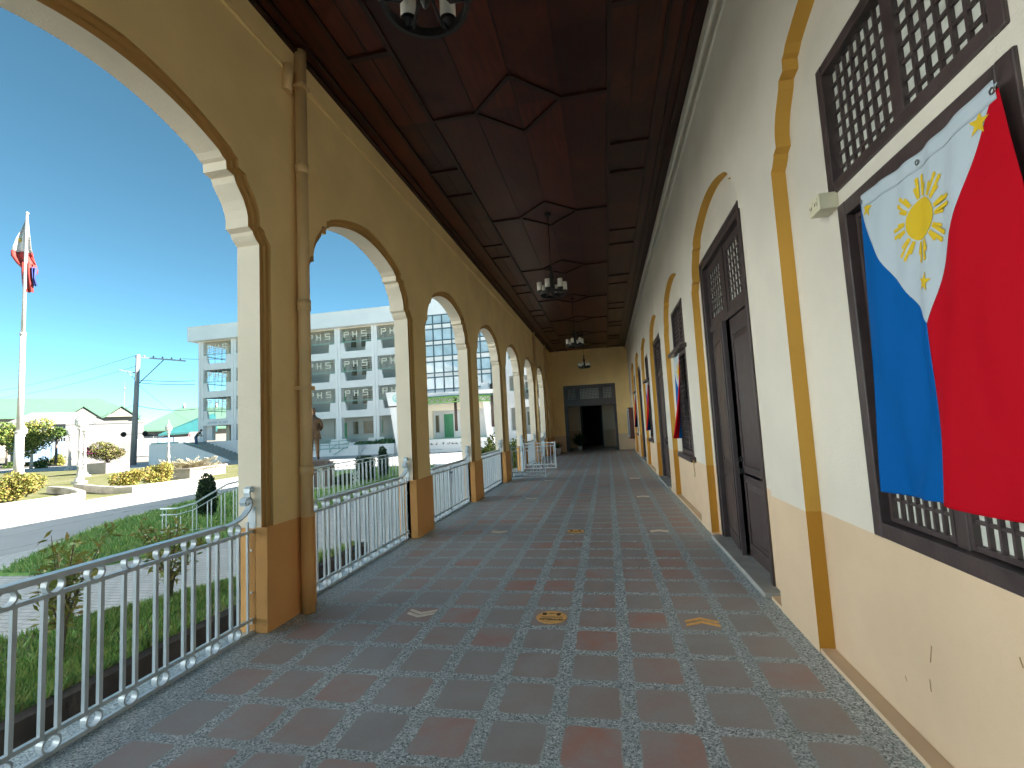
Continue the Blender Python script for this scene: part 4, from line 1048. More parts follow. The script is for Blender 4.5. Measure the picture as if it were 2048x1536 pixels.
for i, (x, y, s, lab) in enumerate([(-31.2, 23.3, 1.0, 'tall white lamp post in front, the largest in the picture'), (-37.6, 28.4, .96, 'white lamp post standing just behind the largest one'), (-52, 37.9, 1.0, 'slim distant white lamp post left of the pair'), (-47.4, 31.0, 1.02, 'white lamp post right behind the flagpole'), (-36.3, 34.0, .92, 'white lamp post behind the feathery shrub'), (-55, 30.8, 1.0, 'white lamp post beyond the flagpole, lantern among the trees')]):
    o = l0 if i == 0 else dup(l0)
    o.location = (x, y, G); o.scale = (s,)*3; o['label'] = lab; o['group'] = 'white lamp posts of the garden'
fp = thing('flagpole', 'tall white flagpole rising from the garden', 'flagpole', (-41.3, 26.8, G))
p = MB(); p.tube([(0, 0, 0), (0, 0, 3.4)], [.28, .25], LPW, 18); p.tube([(0, 0, 3.4), (0, 0, 3.55)], .28, LPW, 18); p.build('base_sleeve', fp)
p = MB(); p.tube([(0, 0, 3.5), (0, 0, 10.5)], [.19, .16], LPW, 16); p.tube([(0, 0, 10.5), (0, 0, 10.7)], .19, LPW, 16); p.tube([(0, 0, 10.7), (0, 0, 19.6)], [.13, .075], LPW, 14); p.build('pole', fp)
p = MB(); p.lathe([(0, 19.6), (.10, 19.68), (.11, 19.75), (0, 19.88)], LPW, n=12); p.build('finial', fp)
# limp flag
fw = M('sunlit_white_flag', (.40, .39, .38), .8, .04); frd = M('sunlit_red_flag', (.30, .028, .022), .8, .06); fbl = M('sunlit_blue_flag', (.03, .05, .20), .8, .06); fyl = M('sunlit_yellow_flag', (.3, .22, .04), .8, .05)
fl = thing('limp_flag', 'limp red, white and blue flag drooping at the top of the flagpole', 'flag', (-41.3, 26.8, 18.2))
rx, ry = .68, .73                                           # horizontal axis across the view
def limp(nm, outline_, dep, mt, ph):
    q = MB(); n = len(outline_); vs = []
    for (a0, a1, z) in outline_:
        for i in range(9):
            s_ = a0+(a1-a0)*i/8; dd = dep+.16*math.sin(i*1.5+z*1.3+ph); vs.append((s_*rx-dd*ry, s_*ry+dd*rx, z))
    q.add(vs, [(r*9+i, r*9+i+1, (r+1)*9+i+1, (r+1)*9+i) for r in range(n-1) for i in range(8)], mt, True); o = q.build(nm, fl)
    so = o.modifiers.new('thickness', 'SOLIDIFY'); so.thickness = .01
limp('white_field', [(-.12, .02, .55), (-.30, .12, -.3), (-.52, .20, -1.0), (-.72, .26, -1.75), (-.80, .34, -2.05)], .22, fw, 0)
limp('red_field', [(-.80, .34, -2.05), (-.80, .40, -2.45), (-.55, .52, -2.9), (-.22, .62, -3.3), (-.12, .60, -3.6)], .22, frd, .6)
limp('red_field', [(-.20, .40, -2.9), (-.22, .38, -3.6), (-.18, .42, -4.4), (-.10, .46, -5.1)], .05, frd, 1.2)
limp('blue_field', [(.30, .62, -3.2), (.36, .54, -4.0), (.44, .66, -4.6)], .0, fbl, .2)
q = MB(); c0 = Vector((-.42, 0, -1.15)); q.lathe([(0, -.18), (.13, -.12), (.17, 0), (.13, .12), (0, .18)], fyl, (-.40*rx-.33*ry, -.40*ry+.33*rx, -1.15), 10); q.build('sun_emblem', fl)

# ================================================================ far left: houses, wall, utility pole
def facing(px, py, depth):
    p = at(px, py, depth); h = Vector((p.x, p.y, 0)).normalized(); return p, math.atan2(h.y, h.x)-math.pi/2      # local +Y points away from the viewpoint
GRNR = M('green_metal_roof', (.085, .17, .12), .5, .06, 1); TEALR = M('teal_metal_roof', (.025, .12, .125), .5, .08, 1); GRYR = M('grey_tin_roof', (.18, .18, .18), .6, .1, 1); REDR = M('red_metal_roof', (.20, .075, .055), .6, .1, 1)
HWALL = M('pale_house_wall', (.24, .225, .19), .85, .08, .6); GWALL = M('grey_boundary_wall', (.21, .207, .205), .9, .08, .25, stain=.2); WWHT = M('white_house_wall', (.28, .275, .26), .85, .06, .6)
BLUEG = M('blue_grey_panel', (.22, .33, .48), .5, .08, 1); WDARK = M('dark_window_glass', (.05, .06, .07), .15, .2)
def hip(p, x0, x1, y0, y1, z0, h, over, inset, mt):
    x0 -= over; x1 += over; y0 -= over; y1 += over; ym = (y0+y1)/2
    vs = [(x0,y0,z0),(x1,y0,z0),(x1,y1,z0),(x0,y1,z0),(x0+inset,ym,z0+h),(x1-inset,ym,z0+h)]
    p.add(vs, [(0,1,5,4),(1,2,5),(2,3,4,5),(3,0,4),(3,2,1,0)], mt)
    for a_, b_ in ((0,1),(1,2)): p.beam(Vector(vs[a_])+Vector((0,0,-.06)), Vector(vs[b_])+Vector((0,0,-.06)), .1, .22, mt)
def windows_row(parent, xs, z0, z1, wd, y):
    for x in xs:
        q = MB(); frame_rect(q, 0, 1, 0, 1, 0, 1, .1, WWHT) if 0 else None
        q = MB(); q.box(x-wd/2, x+wd/2, y-.05, y-.002, z0, z1, WWHT); f_ = q.build('window', parent)
        q = MB(); q.box(x-wd/2+.1, x-.05, y-.062, y-.05, z0+.1, z1-.1, WDARK); q.box(x+.05, x+wd/2-.1, y-.062, y-.05, z0+.1, z1-.1, WDARK); q.build('pane', f_)
pz, rz = facing(60, 905, 76); h1 = thing('house', 'long pale house with a light green hipped roof and two small gables', 'house', pz, rz)
p = MB(); p.box(-16, 13.4, 0, 12, -.5, 5.55, HWALL); p.build('wall', h1)
p = MB(); hip(p, -16, 13.4, 0, 12, 5.55, 3.6, .6, 5.2, GRNR); rf = p.build('roof', h1)
for x in (6.2, 11.2):
    q = MB(); q.add([(x-2.4,-.62,5.35),(x+2.4,-.62,5.35),(x,-.62,7.3),(x,4.6,7.3)], [(0,2,3),(2,1,3)], TEALR)
    q.beam((x-2.5,-.75,5.3), (x,-.75,7.35), .2, .25, GRNR); q.beam((x+2.5,-.75,5.3), (x,-.75,7.35), .2, .25, GRNR); dg = q.build('gable', rf)
    q = MB(); q.add([(x-2.1,-.66,5.4),(x+2.1,-.66,5.4),(x,-.66,7.0)], [(0,1,2)], HWALL); q.build('gable_wall', rf)
windows_row(h1, (-6, -1.5, 3.2), 1.2, 2.9, 2.2, 0)
p = MB(); p.add([(-13,-5,4.6),(-2.5,-5,4.6),(-7.7,-5,7.2),(-7.7,4,7.2)], [(0,2,3),(2,1,3)], GRYR); p.add([(-12.4,-4.9,4.6),(-3.1,-4.9,4.6),(-7.7,-4.9,6.9)], [(0,1,2)], HWALL); p.box(-12.4, -3.1, -4.85, 0, -.5, 4.6, HWALL); p.box(-11.5, -4, -5.4, -4.86, 3.5, 3.9, TEALR); p.build('front_wing', h1)
pz, rz = facing(122, 912, 66); cpz = thing('carport', 'grey roofed carport with blue grey gate panels before the green roofed house', 'carport', pz, rz)
p = MB(); hip(p, -5.4, 4.4, 0, 7, 4.55, 1.7, .3, 2.6, GRYR); p.build('roof', cpz)
p = MB(); 
for x in (-3.4, -.9, 1.6, 4.2): p.box(x-.14, x+.14, -.05, .25, -.6, 4.5, WWHT)
p.box(-5.4, 4.4, .28, .5, 3.4, 4.52, WWHT); p.build('column', cpz)
p = MB(); p.box(-5.4, 4.4, 3, 3.2, -.6, 4.3, WWHT); p.build('wall', cpz)
p = MB(); p.box(-3.6, -1.05, -.6, -.5, -.5, 2.0, BLUEG); p.box(-.95, .5, -.62, -.5, -.5, 2.0, BLUEG); p.box(-3.0, -2.6, -.64, -.601, 2.05, 3.0, WDARK); p.box(-2.2, -.6, -.64, -.601, 2.05, 3.0, WDARK); p.build('gate_panel', cpz)
p = MB()
for x in [(-.6+.25*i) for i in range(20)]: p.box(x-.02, x+.02, -.5, -.45, -.4, 2.6, WMET)
p.box(-.6, 4.3, -.5, -.45, 2.55, 2.62, WMET); p.box(-.6, 4.3, -.5, -.45, .4, .47, WMET); p.build('grille_gate', cpz)
pz, rz = facing(210, 921, 63); bw = thing('boundary_wall', 'tall grey boundary wall right of the carport', 'wall', pz, rz)
p = MB(); p.box(-3.9, 4.0, 0, .3, -.8, 5.1, GWALL); p.box(-3.9, 4.0, -.06, 0, 4.85, 5.1, GWALL); p.build('panel', bw)
p = MB(); p.box(-2.6, -2.52, -.03, -.001, -.6, 4.6, WDARK); p.box(3.0, 3.04, -.03, -.001, -.6, 4.8, WDARK); p.build('joint', bw)
pz, rz = facing(318, 921, 63); lw = thing('boundary_wall', 'lower grey wall with banners, behind the utility pole', 'wall', pz, rz)
p = MB(); p.box(-3.9, 4.6, 0, .3, -.8, 2.6, GWALL); p.box(3.4, 4.6, -.01, .31, 2.6, 3.6, GWALL); p.build('panel', lw)
def banner(x0, x1, z0, z1, mt, label, marks):
    o = thing('banner', label, 'banner', lw.matrix_world @ Vector((0, 0, 0)) if 0 else pz, rz, 'banners on the low grey wall'); q = MB(); q.box(x0, x1, -.09, -.05, z0, z1, mt); q.build('sheet', o)
    q = MB(); [q.box(*m_, ) if 0 else q.box(m_[0], m_[1], -.097, -.091, m_[2], m_[3], m_[4]) for m_ in marks]; q.build('print', o); return o
BANW = M('white_tarpaulin', (.45, .45, .46), .6, .05); BANB = M('blue_tarpaulin', (.22, .34, .58), .6, .08); BANT = M('faded_print', (.45, .50, .56), .6, .1)
banner(-2.7, -.2, .75, 2.95, BANW, 'white printed banner nearest the utility pole on the low wall', [(-2.4, -1.0, 2.2, 2.4, BANT), (-2.3, -1.4, 1.7, 1.8, BANT), (-2.4, -.6, 1.2, 1.35, BANT), (-.9, -.6, 1.6, 2.3, BANT)])
banner(-.1, 1.5, .75, 2.95, BANB, 'blue banner in the middle of the low wall', [(.2, .7, 1.2, 2.4, BANT), (.9, 1.3, 1.0, 1.9, BANW)])
banner(1.6, 3.3, .85, 2.95, BANW, 'white banner with a grey photograph, last on the low wall', [(1.8, 2.8, 1.4, 2.6, BANT), (2.9, 3.2, 1.1, 2.4, BANT)])
pz, rz = facing(275, 905, 84); o = thing('house', 'small house with a faded red roof behind the low wall', 'house', pz, rz)
p = MB(); p.box(-4, 5, 0, 8, -1, 2.6, WWHT); p.build('wall', o); p = MB(); hip(p, -4, 5, 0, 8, 2.6, 1.9, .5, 3, REDR); p.build('roof', o)
pz, rz = facing(345, 905, 78); o = thing('house', 'house with pale green and teal roofs against the school building', 'house', pz, rz)
p = MB(); p.box(-4.5, 12, 0, 10, -1, 3.7, HWALL); p.build('wall', o)
p = MB(); hip(p, -4.6, 13, 0, 10, 3.7, 3.9, .6, 6.2, GRNR); rf = p.build('roof', o)
for vx in (1.6, 6.4): q = MB(); q.tube([(vx, 5, 7.4), (vx, 5, 8.3)], .22, WWHT, 10); q.build('vent', rf)
p = MB(); p.add([(-1.8,-4,3.0),(6,-4,3.3),(6,.5,6.3),(3.5,.5,5.6)], [(0,1,2,3)], TEALR); p.beam((-1.8,-4,2.9), (6,-4,3.2), .1, .3, TEALR); p.build('lower_roof', o)
p = MB()
for x in (1.9, 4.6): p.box(x-.2, x+.2, -3.6, -3.3, -1, 3.1, HWALL)
p.build('column', o); windows_row(o, (-2.5,), 2.2, 3.2, 2.6, 0)
pz, rz = facing(391, 878, 76); o = thing('parked_van', 'white and red van parked under the teal roof', 'van', pz+Vector((0, 0, -.9)), rz)
p = MB(); p.prism([(-1.0, .4), (1.0, .4), (1.0, 1.25), (.85, 1.9), (-.85, 1.9), (-1.0, 1.25)], -2.2, 2.2, 'Y', M('red_white_van_paint', (.62, .30, .30), .4, .1)); p.build('body', o, bevel=.06)
p = MB(); p.add([(-.85,-2.21,1.28),(.85,-2.21,1.28),(.75,-2.21,1.78),(-.75,-2.21,1.78)], [(0,1,2,3)], WDARK); p.build('windscreen', o)
for x in (-.85, .85):
    for y in (-1.4, 1.4): q = MB(); q.tube([(x-.1, y, .38), (x+.1, y, .38)], .38, DARK, 14); q.build('wheel', o)
    q = MB(); q.box(x*.8-.12, x*.8+.12, -2.23, -2.19, .75, .95, WWHT); q.build('headlight', o)

# utility pole, wires, mast
up_ = thing('utility_pole', 'leaning grey concrete utility pole with a long crossarm', 'utility pole', (-49.5, 42.2, G))
PCON = M('pale_concrete_pole', (.24, .24, .24), .8, .08, .8); STL = M('galvanised_steel', (.30, .32, .34), .5, .1, 2, metal=.6)
p = MB(); top = Vector((1.1, -.55, 11.65)); p.tube([(0, 0, -.3), top*.5, top], [.30, .25, .19], PCON, 14); p.build('pole', up_)
e1 = Vector((.70, .71, 0))
p = MB(); p.beam(top+Vector((0,0,-.25))-e1*.3, top+Vector((0,0,-.55))+e1*4.2, .12, .14, STL); p.tube([top+Vector((0,0,-.5))+e1*2.2, top*.72], .05, STL, 6)
p.beam(top*.83, top*.83-e1*1.5+Vector((0, 0, .35)), .09, .12, STL); p.tube([top*.76, top*.83-e1*.9+Vector((0, 0, .2))], .035, STL, 6); p.build('crossarm', up_)
for i in range(5):
    q = MB(); c = top+e1*(.5+.8*i)+Vector((0, 0, -.28-.055*i)); q.lathe([(.03, 0), (.09, .05), (.06, .1), (.10, .15), (.05, .25), (0, .27)], WWHT, tuple(c), 8); q.build('insulator', up_)
for s_ in (-.9, .9):
    q = MB(); c = top*.28+e1*s_; q.tube([c, c+Vector((.1, -.25, 0))], [.28, .16], DARK, 12); q.beam(top*.28, c, .05, .05, STL); q.build('floodlight', up_)
WIRE = M('black_cable', (.03, .03, .035), .5, .1)
A = Vector(up_.location)
def wire(a_, b_, label, sag=.6, r=.02):
    a_, b_ = Vector(a_), Vector(b_); o = MB(); n = 14
    o.tube([a_.lerp(b_, i/n)+Vector((0, 0, -sag*4*(i/n)*(1-i/n))) for i in range(n+1)], r, WIRE, 4)
    tag(o.build('overhead_wire', org=tuple(a_)), label, 'wire', 'overhead wires of the utility pole')
wl = 'cable running left from the utility pole'
wire(A+top, at(-60, 790, 80), 'thin cable running left from the very top of the utility pole')
wire(A+top*.9, at(-40, 800, 80), 'thin cable running left from just below the top of the utility pole')
wire(A+top*.55, at(150, 838, 95), 'thin cable running down left from the middle of the utility pole')
wire(A+top+e1*3.9+Vector((0, 0, -.3)), (-38, 46, 10.6), 'cable from the tip of the long crossarm to the school building', .2)
wire(A+top*.77, (-43.9, 44.3, 8.1), 'upper cable of the pair from the middle of the utility pole to the school', .1, .026)
wire(A+top*.745, (-43.9, 44.3, 7.7), 'lower cable of the pair from the middle of the utility pole to the school', .1, .026)
wire(A+top*.54, (-43.9, 44.4, 5.0), 'cable from below the middle of the utility pole to the school', .3, .026)
wire(A+top*.74, at(385, 845, 74), 'slack cable sloping down right from the utility pole to the teal roof', .4)
am = thing('antenna_mast', 'very thin radio mast in the sky left of the utility pole', 'antenna', at(247, 905, 140)); p = MB(); p.tube([(0, 0, 0), (0, 0, 21)], .045, STL, 5); p.tube([(0, 0, 18.4), (0, 0, 19.2)], .16, STL, 6); p.build('mast', am)

# trees and low plants round the left garden
def gpt(px, py): 
    d = (px-1024)/FPX*RT+(768-py)/FPX*UP+FW; t_ = (G-EYE.z)/d.z; return EYE+d*t_
tg = 'trees of the left garden'
tree('leafy_tree', 'yellow green leafy tree behind the flagpole', at(62, 930, 52)+Vector((0, 0, -.3)), 5.0, 2.0, [L_YEL[1], L_YEL[0], L_GRN[1]], 6500, .19, 61, .16, WBARK, 1.2, tg, 16)
tree('leafy_tree', 'green tree at the left edge, half cut off by the picture', at(12, 930, 56), 4.4, 1.7, [L_GRN[1], L_YEL[1], L_GRN[0]], 4600, .19, 62, .12, BARK, .9, tg)
tree('topiary_tree', 'small dark trunked tree with a flat crown before the carport', at(111, 925, 56), 3.9, 1.15, L_GRN, 1300, .2, 63, .16, BARK, .5, tg)
tree('leafy_tree', 'far green tree rising above the wall beside the utility pole', at(252, 880, 120), 6.0, 3.4, [L_GRN[1], L_YEL[1], L_GRN[0]], 2200, .5, 64, .3, BARK, .7, tg)
tree('leafy_tree', 'far dark tree peeping over the tall grey wall', at(228, 880, 118), 3.9, 2.6, L_GRN, 1500, .45, 65, .3, BARK, .6, tg)
for i, (px, py, R, mats, lab) in enumerate([(84, 932, .95, L_GRN, 'low rounded green bush before the carport'), (113, 928, .8, [L_YEL[1], L_YEL[0]], 'yellow green upright bush beside the rounded one'), (60, 928, .75, [L_PINK[2], L_YEL[1], L_PAL[0]], 'pinkish shrub at the foot of the leafy tree'), (16, 932, .6, L_GRN, 'low green bush left of the flagpole foot'), (122, 922, .7, L_GRN, 'dark round bush behind the yellow upright one')]):
    q = gpt(px, py+4); shrub('garden_bush', lab, 'shrub', (q.x, q.y, G), R, mats, 1900, .13, 70+i, 'bushes of the left garden', 1.0 if i == 1 else .75)
for i, (x, y, h_, lab) in enumerate([(-4.6, 17.6, 1.6, 'tall green shrub seen through the open gate'), (-5.0, 20.4, 1.5, 'yellow green shrub beyond the gate with the tall post'), (-4.8, 23.8, 1.5, 'farthest green shrub outside the arcade')]):
    shrub('tall_shrub', lab, 'shrub', (x, y, G), .62, [L_YEL[1], L_GRN[1], L_OLV[0]], 1500, .11, 80+i, 'tall shrubs outside the far arches', 1.5)

# ================================================================ school building
sb = thing('school_building', 'four storey white school building with PHS lettered grilles, a glass front and green doors', 'building', (-26, 45, G))
OS = tuple(sb.location)
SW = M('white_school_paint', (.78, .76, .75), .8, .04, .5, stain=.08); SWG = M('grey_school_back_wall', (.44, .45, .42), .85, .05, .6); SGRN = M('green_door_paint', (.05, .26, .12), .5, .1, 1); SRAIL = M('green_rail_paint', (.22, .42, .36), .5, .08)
SLET = M('cream_metal_letters', (.74, .70, .58), .5, .04); SBAR = M('grey_grille_bars', (.40, .42, .38), .5, .05); SGL = M('brown_window_glass', (.10, .085, .045), .2, .3, 1.5); CREAM = M('cream_school_wall', (.68, .60, .47), .85, .05, .6); BRN = M('brown_drain_pipe', (.05, .028, .02), .5, .2)
X0, BW, FZ, YF = -43.66, 4.157, 3.065, 44.8
def zf(k): return .05 + FZ*k          # underside level of storey k's balcony wall (1..3); 0 is the ground floor
def mk_cell(x, z, ym):
    pass
fr = MB()
def columns(xs):
    for x in xs:
        for s_ in (-1, 1): fr.box(x+s_*.165-.15, x+s_*.165+.15, YF-.02, YF+.5, G, 12.55, SW)
        fr.box(x-.03, x+.03, YF+.06, YF+.5, G, 12.55, SW)
colsL = [X0+BW*i for i in range(7)]; colsR = [-9.3+BW*i for i in range(4)]
columns(colsL); columns(colsR)
for xa, xb in ((colsL[0]-.3, colsL[-1]+.3), (colsR[0]-.3, colsR[-1]+.3)):
    for k_ in (1, 2, 3): fr.box(xa, xb, YF+.3, YF+2.2, zf(k_), zf(k_)+.14, SW)
    fr.box(xa, xb, YF+.02, YF+2.2, 12.36, 12.6, CREAM)
fr.build('frame', sb, OS)
p = MB(); p.box(-44.6, -17.6, 43.95, 53, 12.45, 13.95, SW); p.box(-44.66, -17.6, 43.87, 53.05, 13.95, 14.03, SW); p.add([(-42, 46, 14.03), (-39, 46, 14.03), (-40.5, 47.5, 15.3)], [(0, 1, 2)], SW)
p.box(-10.1, 4, 43.95, 53, 12.45, 13.95, SW); p.box(-10.1, 4, 43.87, 53.05, 13.95, 14.03, SW); p.build('roof_parapet', sb, OS)
p = MB()
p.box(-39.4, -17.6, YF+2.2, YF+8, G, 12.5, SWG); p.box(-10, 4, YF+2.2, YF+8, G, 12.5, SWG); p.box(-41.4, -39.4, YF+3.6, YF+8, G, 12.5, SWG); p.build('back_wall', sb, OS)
# one balcony front, its grille, letters and rail, copied over all bays and storeys (local origin: left column axis, underside level)
def local(mb, name, parent=None):
    return mb.build(name, parent)
q = MB(); q.prism([(.31, 0), (3.846, 0), (3.846, 1.58), (3.22, 1.58), (3.13, .72), (.88, .72), (.70, 1.62), (.31, 1.62)], YF+.03, YF+.28, 'Y', SW); bal0 = local(q, 'balcony_front')
q = MB()
for i in range(7): z = 1.80+.19*i; q.box(.31, 3.84, YF+.10, YF+.125, z-.013, z+.013, SBAR)
for x in (.55, 1.0, 1.55, 2.1, 2.65, 3.2, 3.6): q.box(x-.012, x+.012, YF+.105, YF+.13, 1.66, 3.05, SBAR)
gr0 = local(q, 'window_grille')
q = MB(); t_ = .085
def bar(x0, x1, z0, z1): q.box(x0, x1, YF+.05, YF+.098, z0, z1, SLET)
zt, zb = 2.80, 2.16
bar(.74, .74+t_, zb, zt); bar(.74+t_, 1.28, zt-t_, zt); bar(1.28-t_, 1.28, zt-.36, zt-t_); bar(.74+t_, 1.28-t_, zt-.36, zt-.36+t_); lets = [q.build('letter')]; q = MB()
bar(1.72, 1.72+t_, zb, zt); bar(2.22-t_, 2.22, zb, zt); bar(1.72+t_, 2.22-t_, zt-.36, zt-.36+t_); lets.append(q.build('letter')); q = MB()
bar(2.72, 3.30, zt-t_, zt); bar(2.72, 2.72+t_, zt-.36+t_, zt-t_); bar(2.72, 3.30, zt-.36, zt-.36+t_); bar(3.30-t_, 3.30, zb+t_, zt-.36); bar(2.72, 3.30, zb, zb+t_)
lets.append(q.build('letter'))
q = MB(); q.box(.31, 3.84, YF+.0, YF+.028, 1.66, 1.72, SRAIL); ra0 = local(q, 'handrail')
def window_kind(w, kind):
    Yb = YF+2.2
    if kind == 'win':
        for xa, xb, m_ in ((.35, .95, SGL), (1.55, 2.85, SGL), (3.2, 3.75, SGRN)):
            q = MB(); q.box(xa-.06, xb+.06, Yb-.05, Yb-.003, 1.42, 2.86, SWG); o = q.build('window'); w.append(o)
            q = MB()
            if xb-xa > 1:
                for s_ in range(2): q.box(xa+.65*s_+.02, xa+.65*s_+.63, Yb-.065, Yb-.052, 1.48, 2.80, m_)
            else: q.box(xa, xb, Yb-.065, Yb-.052, 1.48, 2.80, m_)
            pn = q.build('pane', o)
    else:
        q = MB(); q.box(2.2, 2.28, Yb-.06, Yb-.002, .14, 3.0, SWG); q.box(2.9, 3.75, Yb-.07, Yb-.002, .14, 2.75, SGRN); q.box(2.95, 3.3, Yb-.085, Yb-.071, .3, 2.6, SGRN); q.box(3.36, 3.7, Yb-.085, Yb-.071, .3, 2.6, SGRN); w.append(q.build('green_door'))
w_win = []; window_kind(w_win, 'win'); w_door = []; window_kind(w_door, 'door')
first = True
def place(o, x, z):
    for proto in o:
        c = proto.copy(); COL.objects.link(c); c.parent = sb; c.location = Vector((x, 0, z))-Vector((OS[0], OS[1], OS[2]))
        for ch in proto.children:
            d = ch.copy(); COL.objects.link(d); d.parent = c
protos = [bal0, gr0, ra0]; 
for l_ in lets: l_.parent = gr0
for ci, x in list(enumerate(colsL[:-1])) + [(i+10, x) for i, x in enumerate(colsR[:-1])]:
    for k_ in (1, 2, 3):
        place(protos, x, zf(k_))
        if ci: place(w_win if ci % 2 == 0 else w_door, x, zf(k_))
    if ci: place(w_win if ci % 2 == 0 else w_door, x, zf(0)-.15)
for o in protos + w_win + w_door + lets + [c for o in w_win+w_door for c in o.children]:
    bpy.data.objects.remove(o)
# ground floor low walls, stair bay
for ci, x in list(enumerate(colsL[1:-1]))+list(enumerate(colsR[:-1])):
    p = MB(); p.prism([(x+.31, G), (x+3.85, G), (x+3.85, .95), (x+3.22, .95), (x+3.13, .55), (x+.88, .55), (x+.70, .95), (x+.31, .95)], YF+.03, YF+.25, 'Y', SW); p.build('ground_floor_wall', sb, OS)
p = MB()
for x in colsL[1:-1]: p.box(x+.31, x+3.85, YF, YF+.028, 1.02, 1.07, SRAIL)
p.build('ground_handrail', sb, OS)
p = MB(); p.box(-43.3, -42.6, YF+.4, YF+.9, 1.5, 3.1, SW); p.box(-41.9, -41.45, YF+1.6, YF+2.0, G, 12.4, CREAM)
for k_ in (0, 1, 2, 3):
    z = zf(k_)+.2
    if k_: p.box(-43.6, -39.4, YF+.3, YF+6, zf(k_), zf(k_)+.14, SW)
    for i in range(9): p.box(-41.2+.19*i, -41.0+.19*i, YF+1.8, YF+3.4, z+.17*i, z+.17*i+.16, CREAM)
p.box(-43.9, -43.5, YF+5.4, YF+5.8, G, 12.4, SW); p.build('stair_bay', sb, OS)
p = MB()
for k_ in (1, 2, 3):
    for i in range(6): p.box(-43.75, -43.72, YF+.6, YF+5.4, zf(k_)+1.75+.21*i, zf(k_)+1.78+.21*i, SLET)
    for i in range(5): p.box(-43.76, -43.73, YF+1.0+i, YF+1.05+i, zf(k_)+1.1, zf(k_)+3.0, SLET)
    p.box(-43.77, -43.72, YF+.5, YF+5.4, zf(k_)+1.6, zf(k_)+1.68, SRAIL)
p.build('end_grille', sb, OS)
p = MB(); p.box(-43.9, -39.35, YF-.06, YF-.022, zf(1)-.02, zf(1)+.62, SW); 
sx = -42.7
rnd = random.Random(90)
for wl_ in (.13, .12, .13, .14, .12, .13, .11, .13, 0, .13, .12, 0, .14, .13, .12, .13):
    if wl_: p.box(sx, sx+wl_*.75, YF-.072, YF-.061, zf(1)+.18, zf(1)+.42, BANT)
    sx += .16
p.build('name_board', sb, OS)
# outside stair on the left
stt = thing('outside_stair', 'white walled outdoor stair descending in front of the school', 'stair', (-41, 42.6, G)); OT = tuple(stt.location)
p = MB(); p.prism([(-46.5, G-.02), (-36.9, G-.02), (-37.2, G+.2), (-42.6, 1.42), (-46.5, 1.42)], 41.3, 41.5, 'Y', SW); p.build('side_wall', stt, OT)
p = MB()
for i in range(13): p.box(-43+.46*i, -42.54+.46*i, 41.52, 44.4, G-.02, 1.40-.157*i, CONC)
p.box(-46.5, -43, 41.52, 44.7, G-.02, 1.40, CONC); p.build('step', stt, OT)
p = MB(); p.tube([(-46.4, 41.4, 1.52), (-42.6, 41.4, 1.52), (-40.2, 41.4, .98)], .045, SRAIL, 6); p.box(-46.4, -43, 41.38, 41.42, 1.42, 1.5, SRAIL); p.build('handrail', stt, OT)
p = MB(); p.box(-42.6, -37.0, 44.45, 44.62, G, 1.4, SW); p.build('back_wall', stt, OT)
SKIN = M('brown_skin', (.30, .17, .10), .55, .08); SHIRT = M('dark_teal_shirt', (.02, .07, .08), .8, .1); JEAN = M('blue_jeans', (.04, .09, .18), .8, .1); HAIR = M('black_hair', (.01, .01, .01), .5, .1)
pe = thing('person', 'person in a dark teal shirt leaning forward at the top of the outdoor stair', 'person', (-41.9, 42.4, 1.0), R_(-70))
skin_body('body', pe, [(0,0,.92,.15,.11),(0,.16,1.16,.16,.11),(0,.32,1.36,.16,.11),(0,.42,1.46,.06,.06),(0,.50,1.55,.095,.105),(0,.53,1.64,.06,.06),(.10,0,.86,.09,.09),(.11,.05,.46,.065,.065),(.11,-.02,.10,.045,.05),(.11,.11,.03,.04,.035),(-.10,0,.86,.09,.09),(-.11,.05,.46,.065,.065),(-.11,-.02,.10,.045,.05),(-.11,.11,.03,.04,.035),(.20,.33,1.36,.06,.06),(.25,.42,1.10,.045,.045),(.20,.60,1.00,.035,.035),(.19,.68,.98,.03,.02),(-.20,.33,1.36,.06,.06),(-.25,.42,1.10,.045,.045),(-.20,.60,1.00,.035,.035),(-.19,.68,.98,.03,.02)],
          [(0,1),(1,2),(2,3),(3,4),(4,5),(0,6),(6,7),(7,8),(8,9),(0,10),(10,11),(11,12),(12,13),(2,14),(14,15),(15,16),(16,17),(2,18),(18,19),(19,20),(20,21)], SKIN)
p = MB(); loft(p, [(0,-.02,.88,.20,.15),(0,.06,1.02,.19,.15),(0,.17,1.18,.195,.16),(0,.28,1.32,.21,.16),(0,.36,1.42,.13,.12),(0,.40,1.46,.08,.08)], SHIRT, 18); p.build('shirt', pe)
p = MB(); loft(p, [(.11,.0,.12,.075,.08),(.11,.05,.46,.09,.09),(.10,.01,.80,.115,.115),(.06,0,.92,.14,.125)], JEAN, 14); loft(p, [(-.11,.0,.12,.075,.08),(-.11,.05,.46,.09,.09),(-.10,.01,.80,.115,.115),(-.06,0,.92,.14,.125)], JEAN, 14); p.build('trousers', pe)
p = MB(); p.lathe([(.118, -.02), (.125, .05), (.10, .11), (.05, .14), (0, .145)], HAIR, (0, .50, 1.58), 14); p.build('hair', pe)
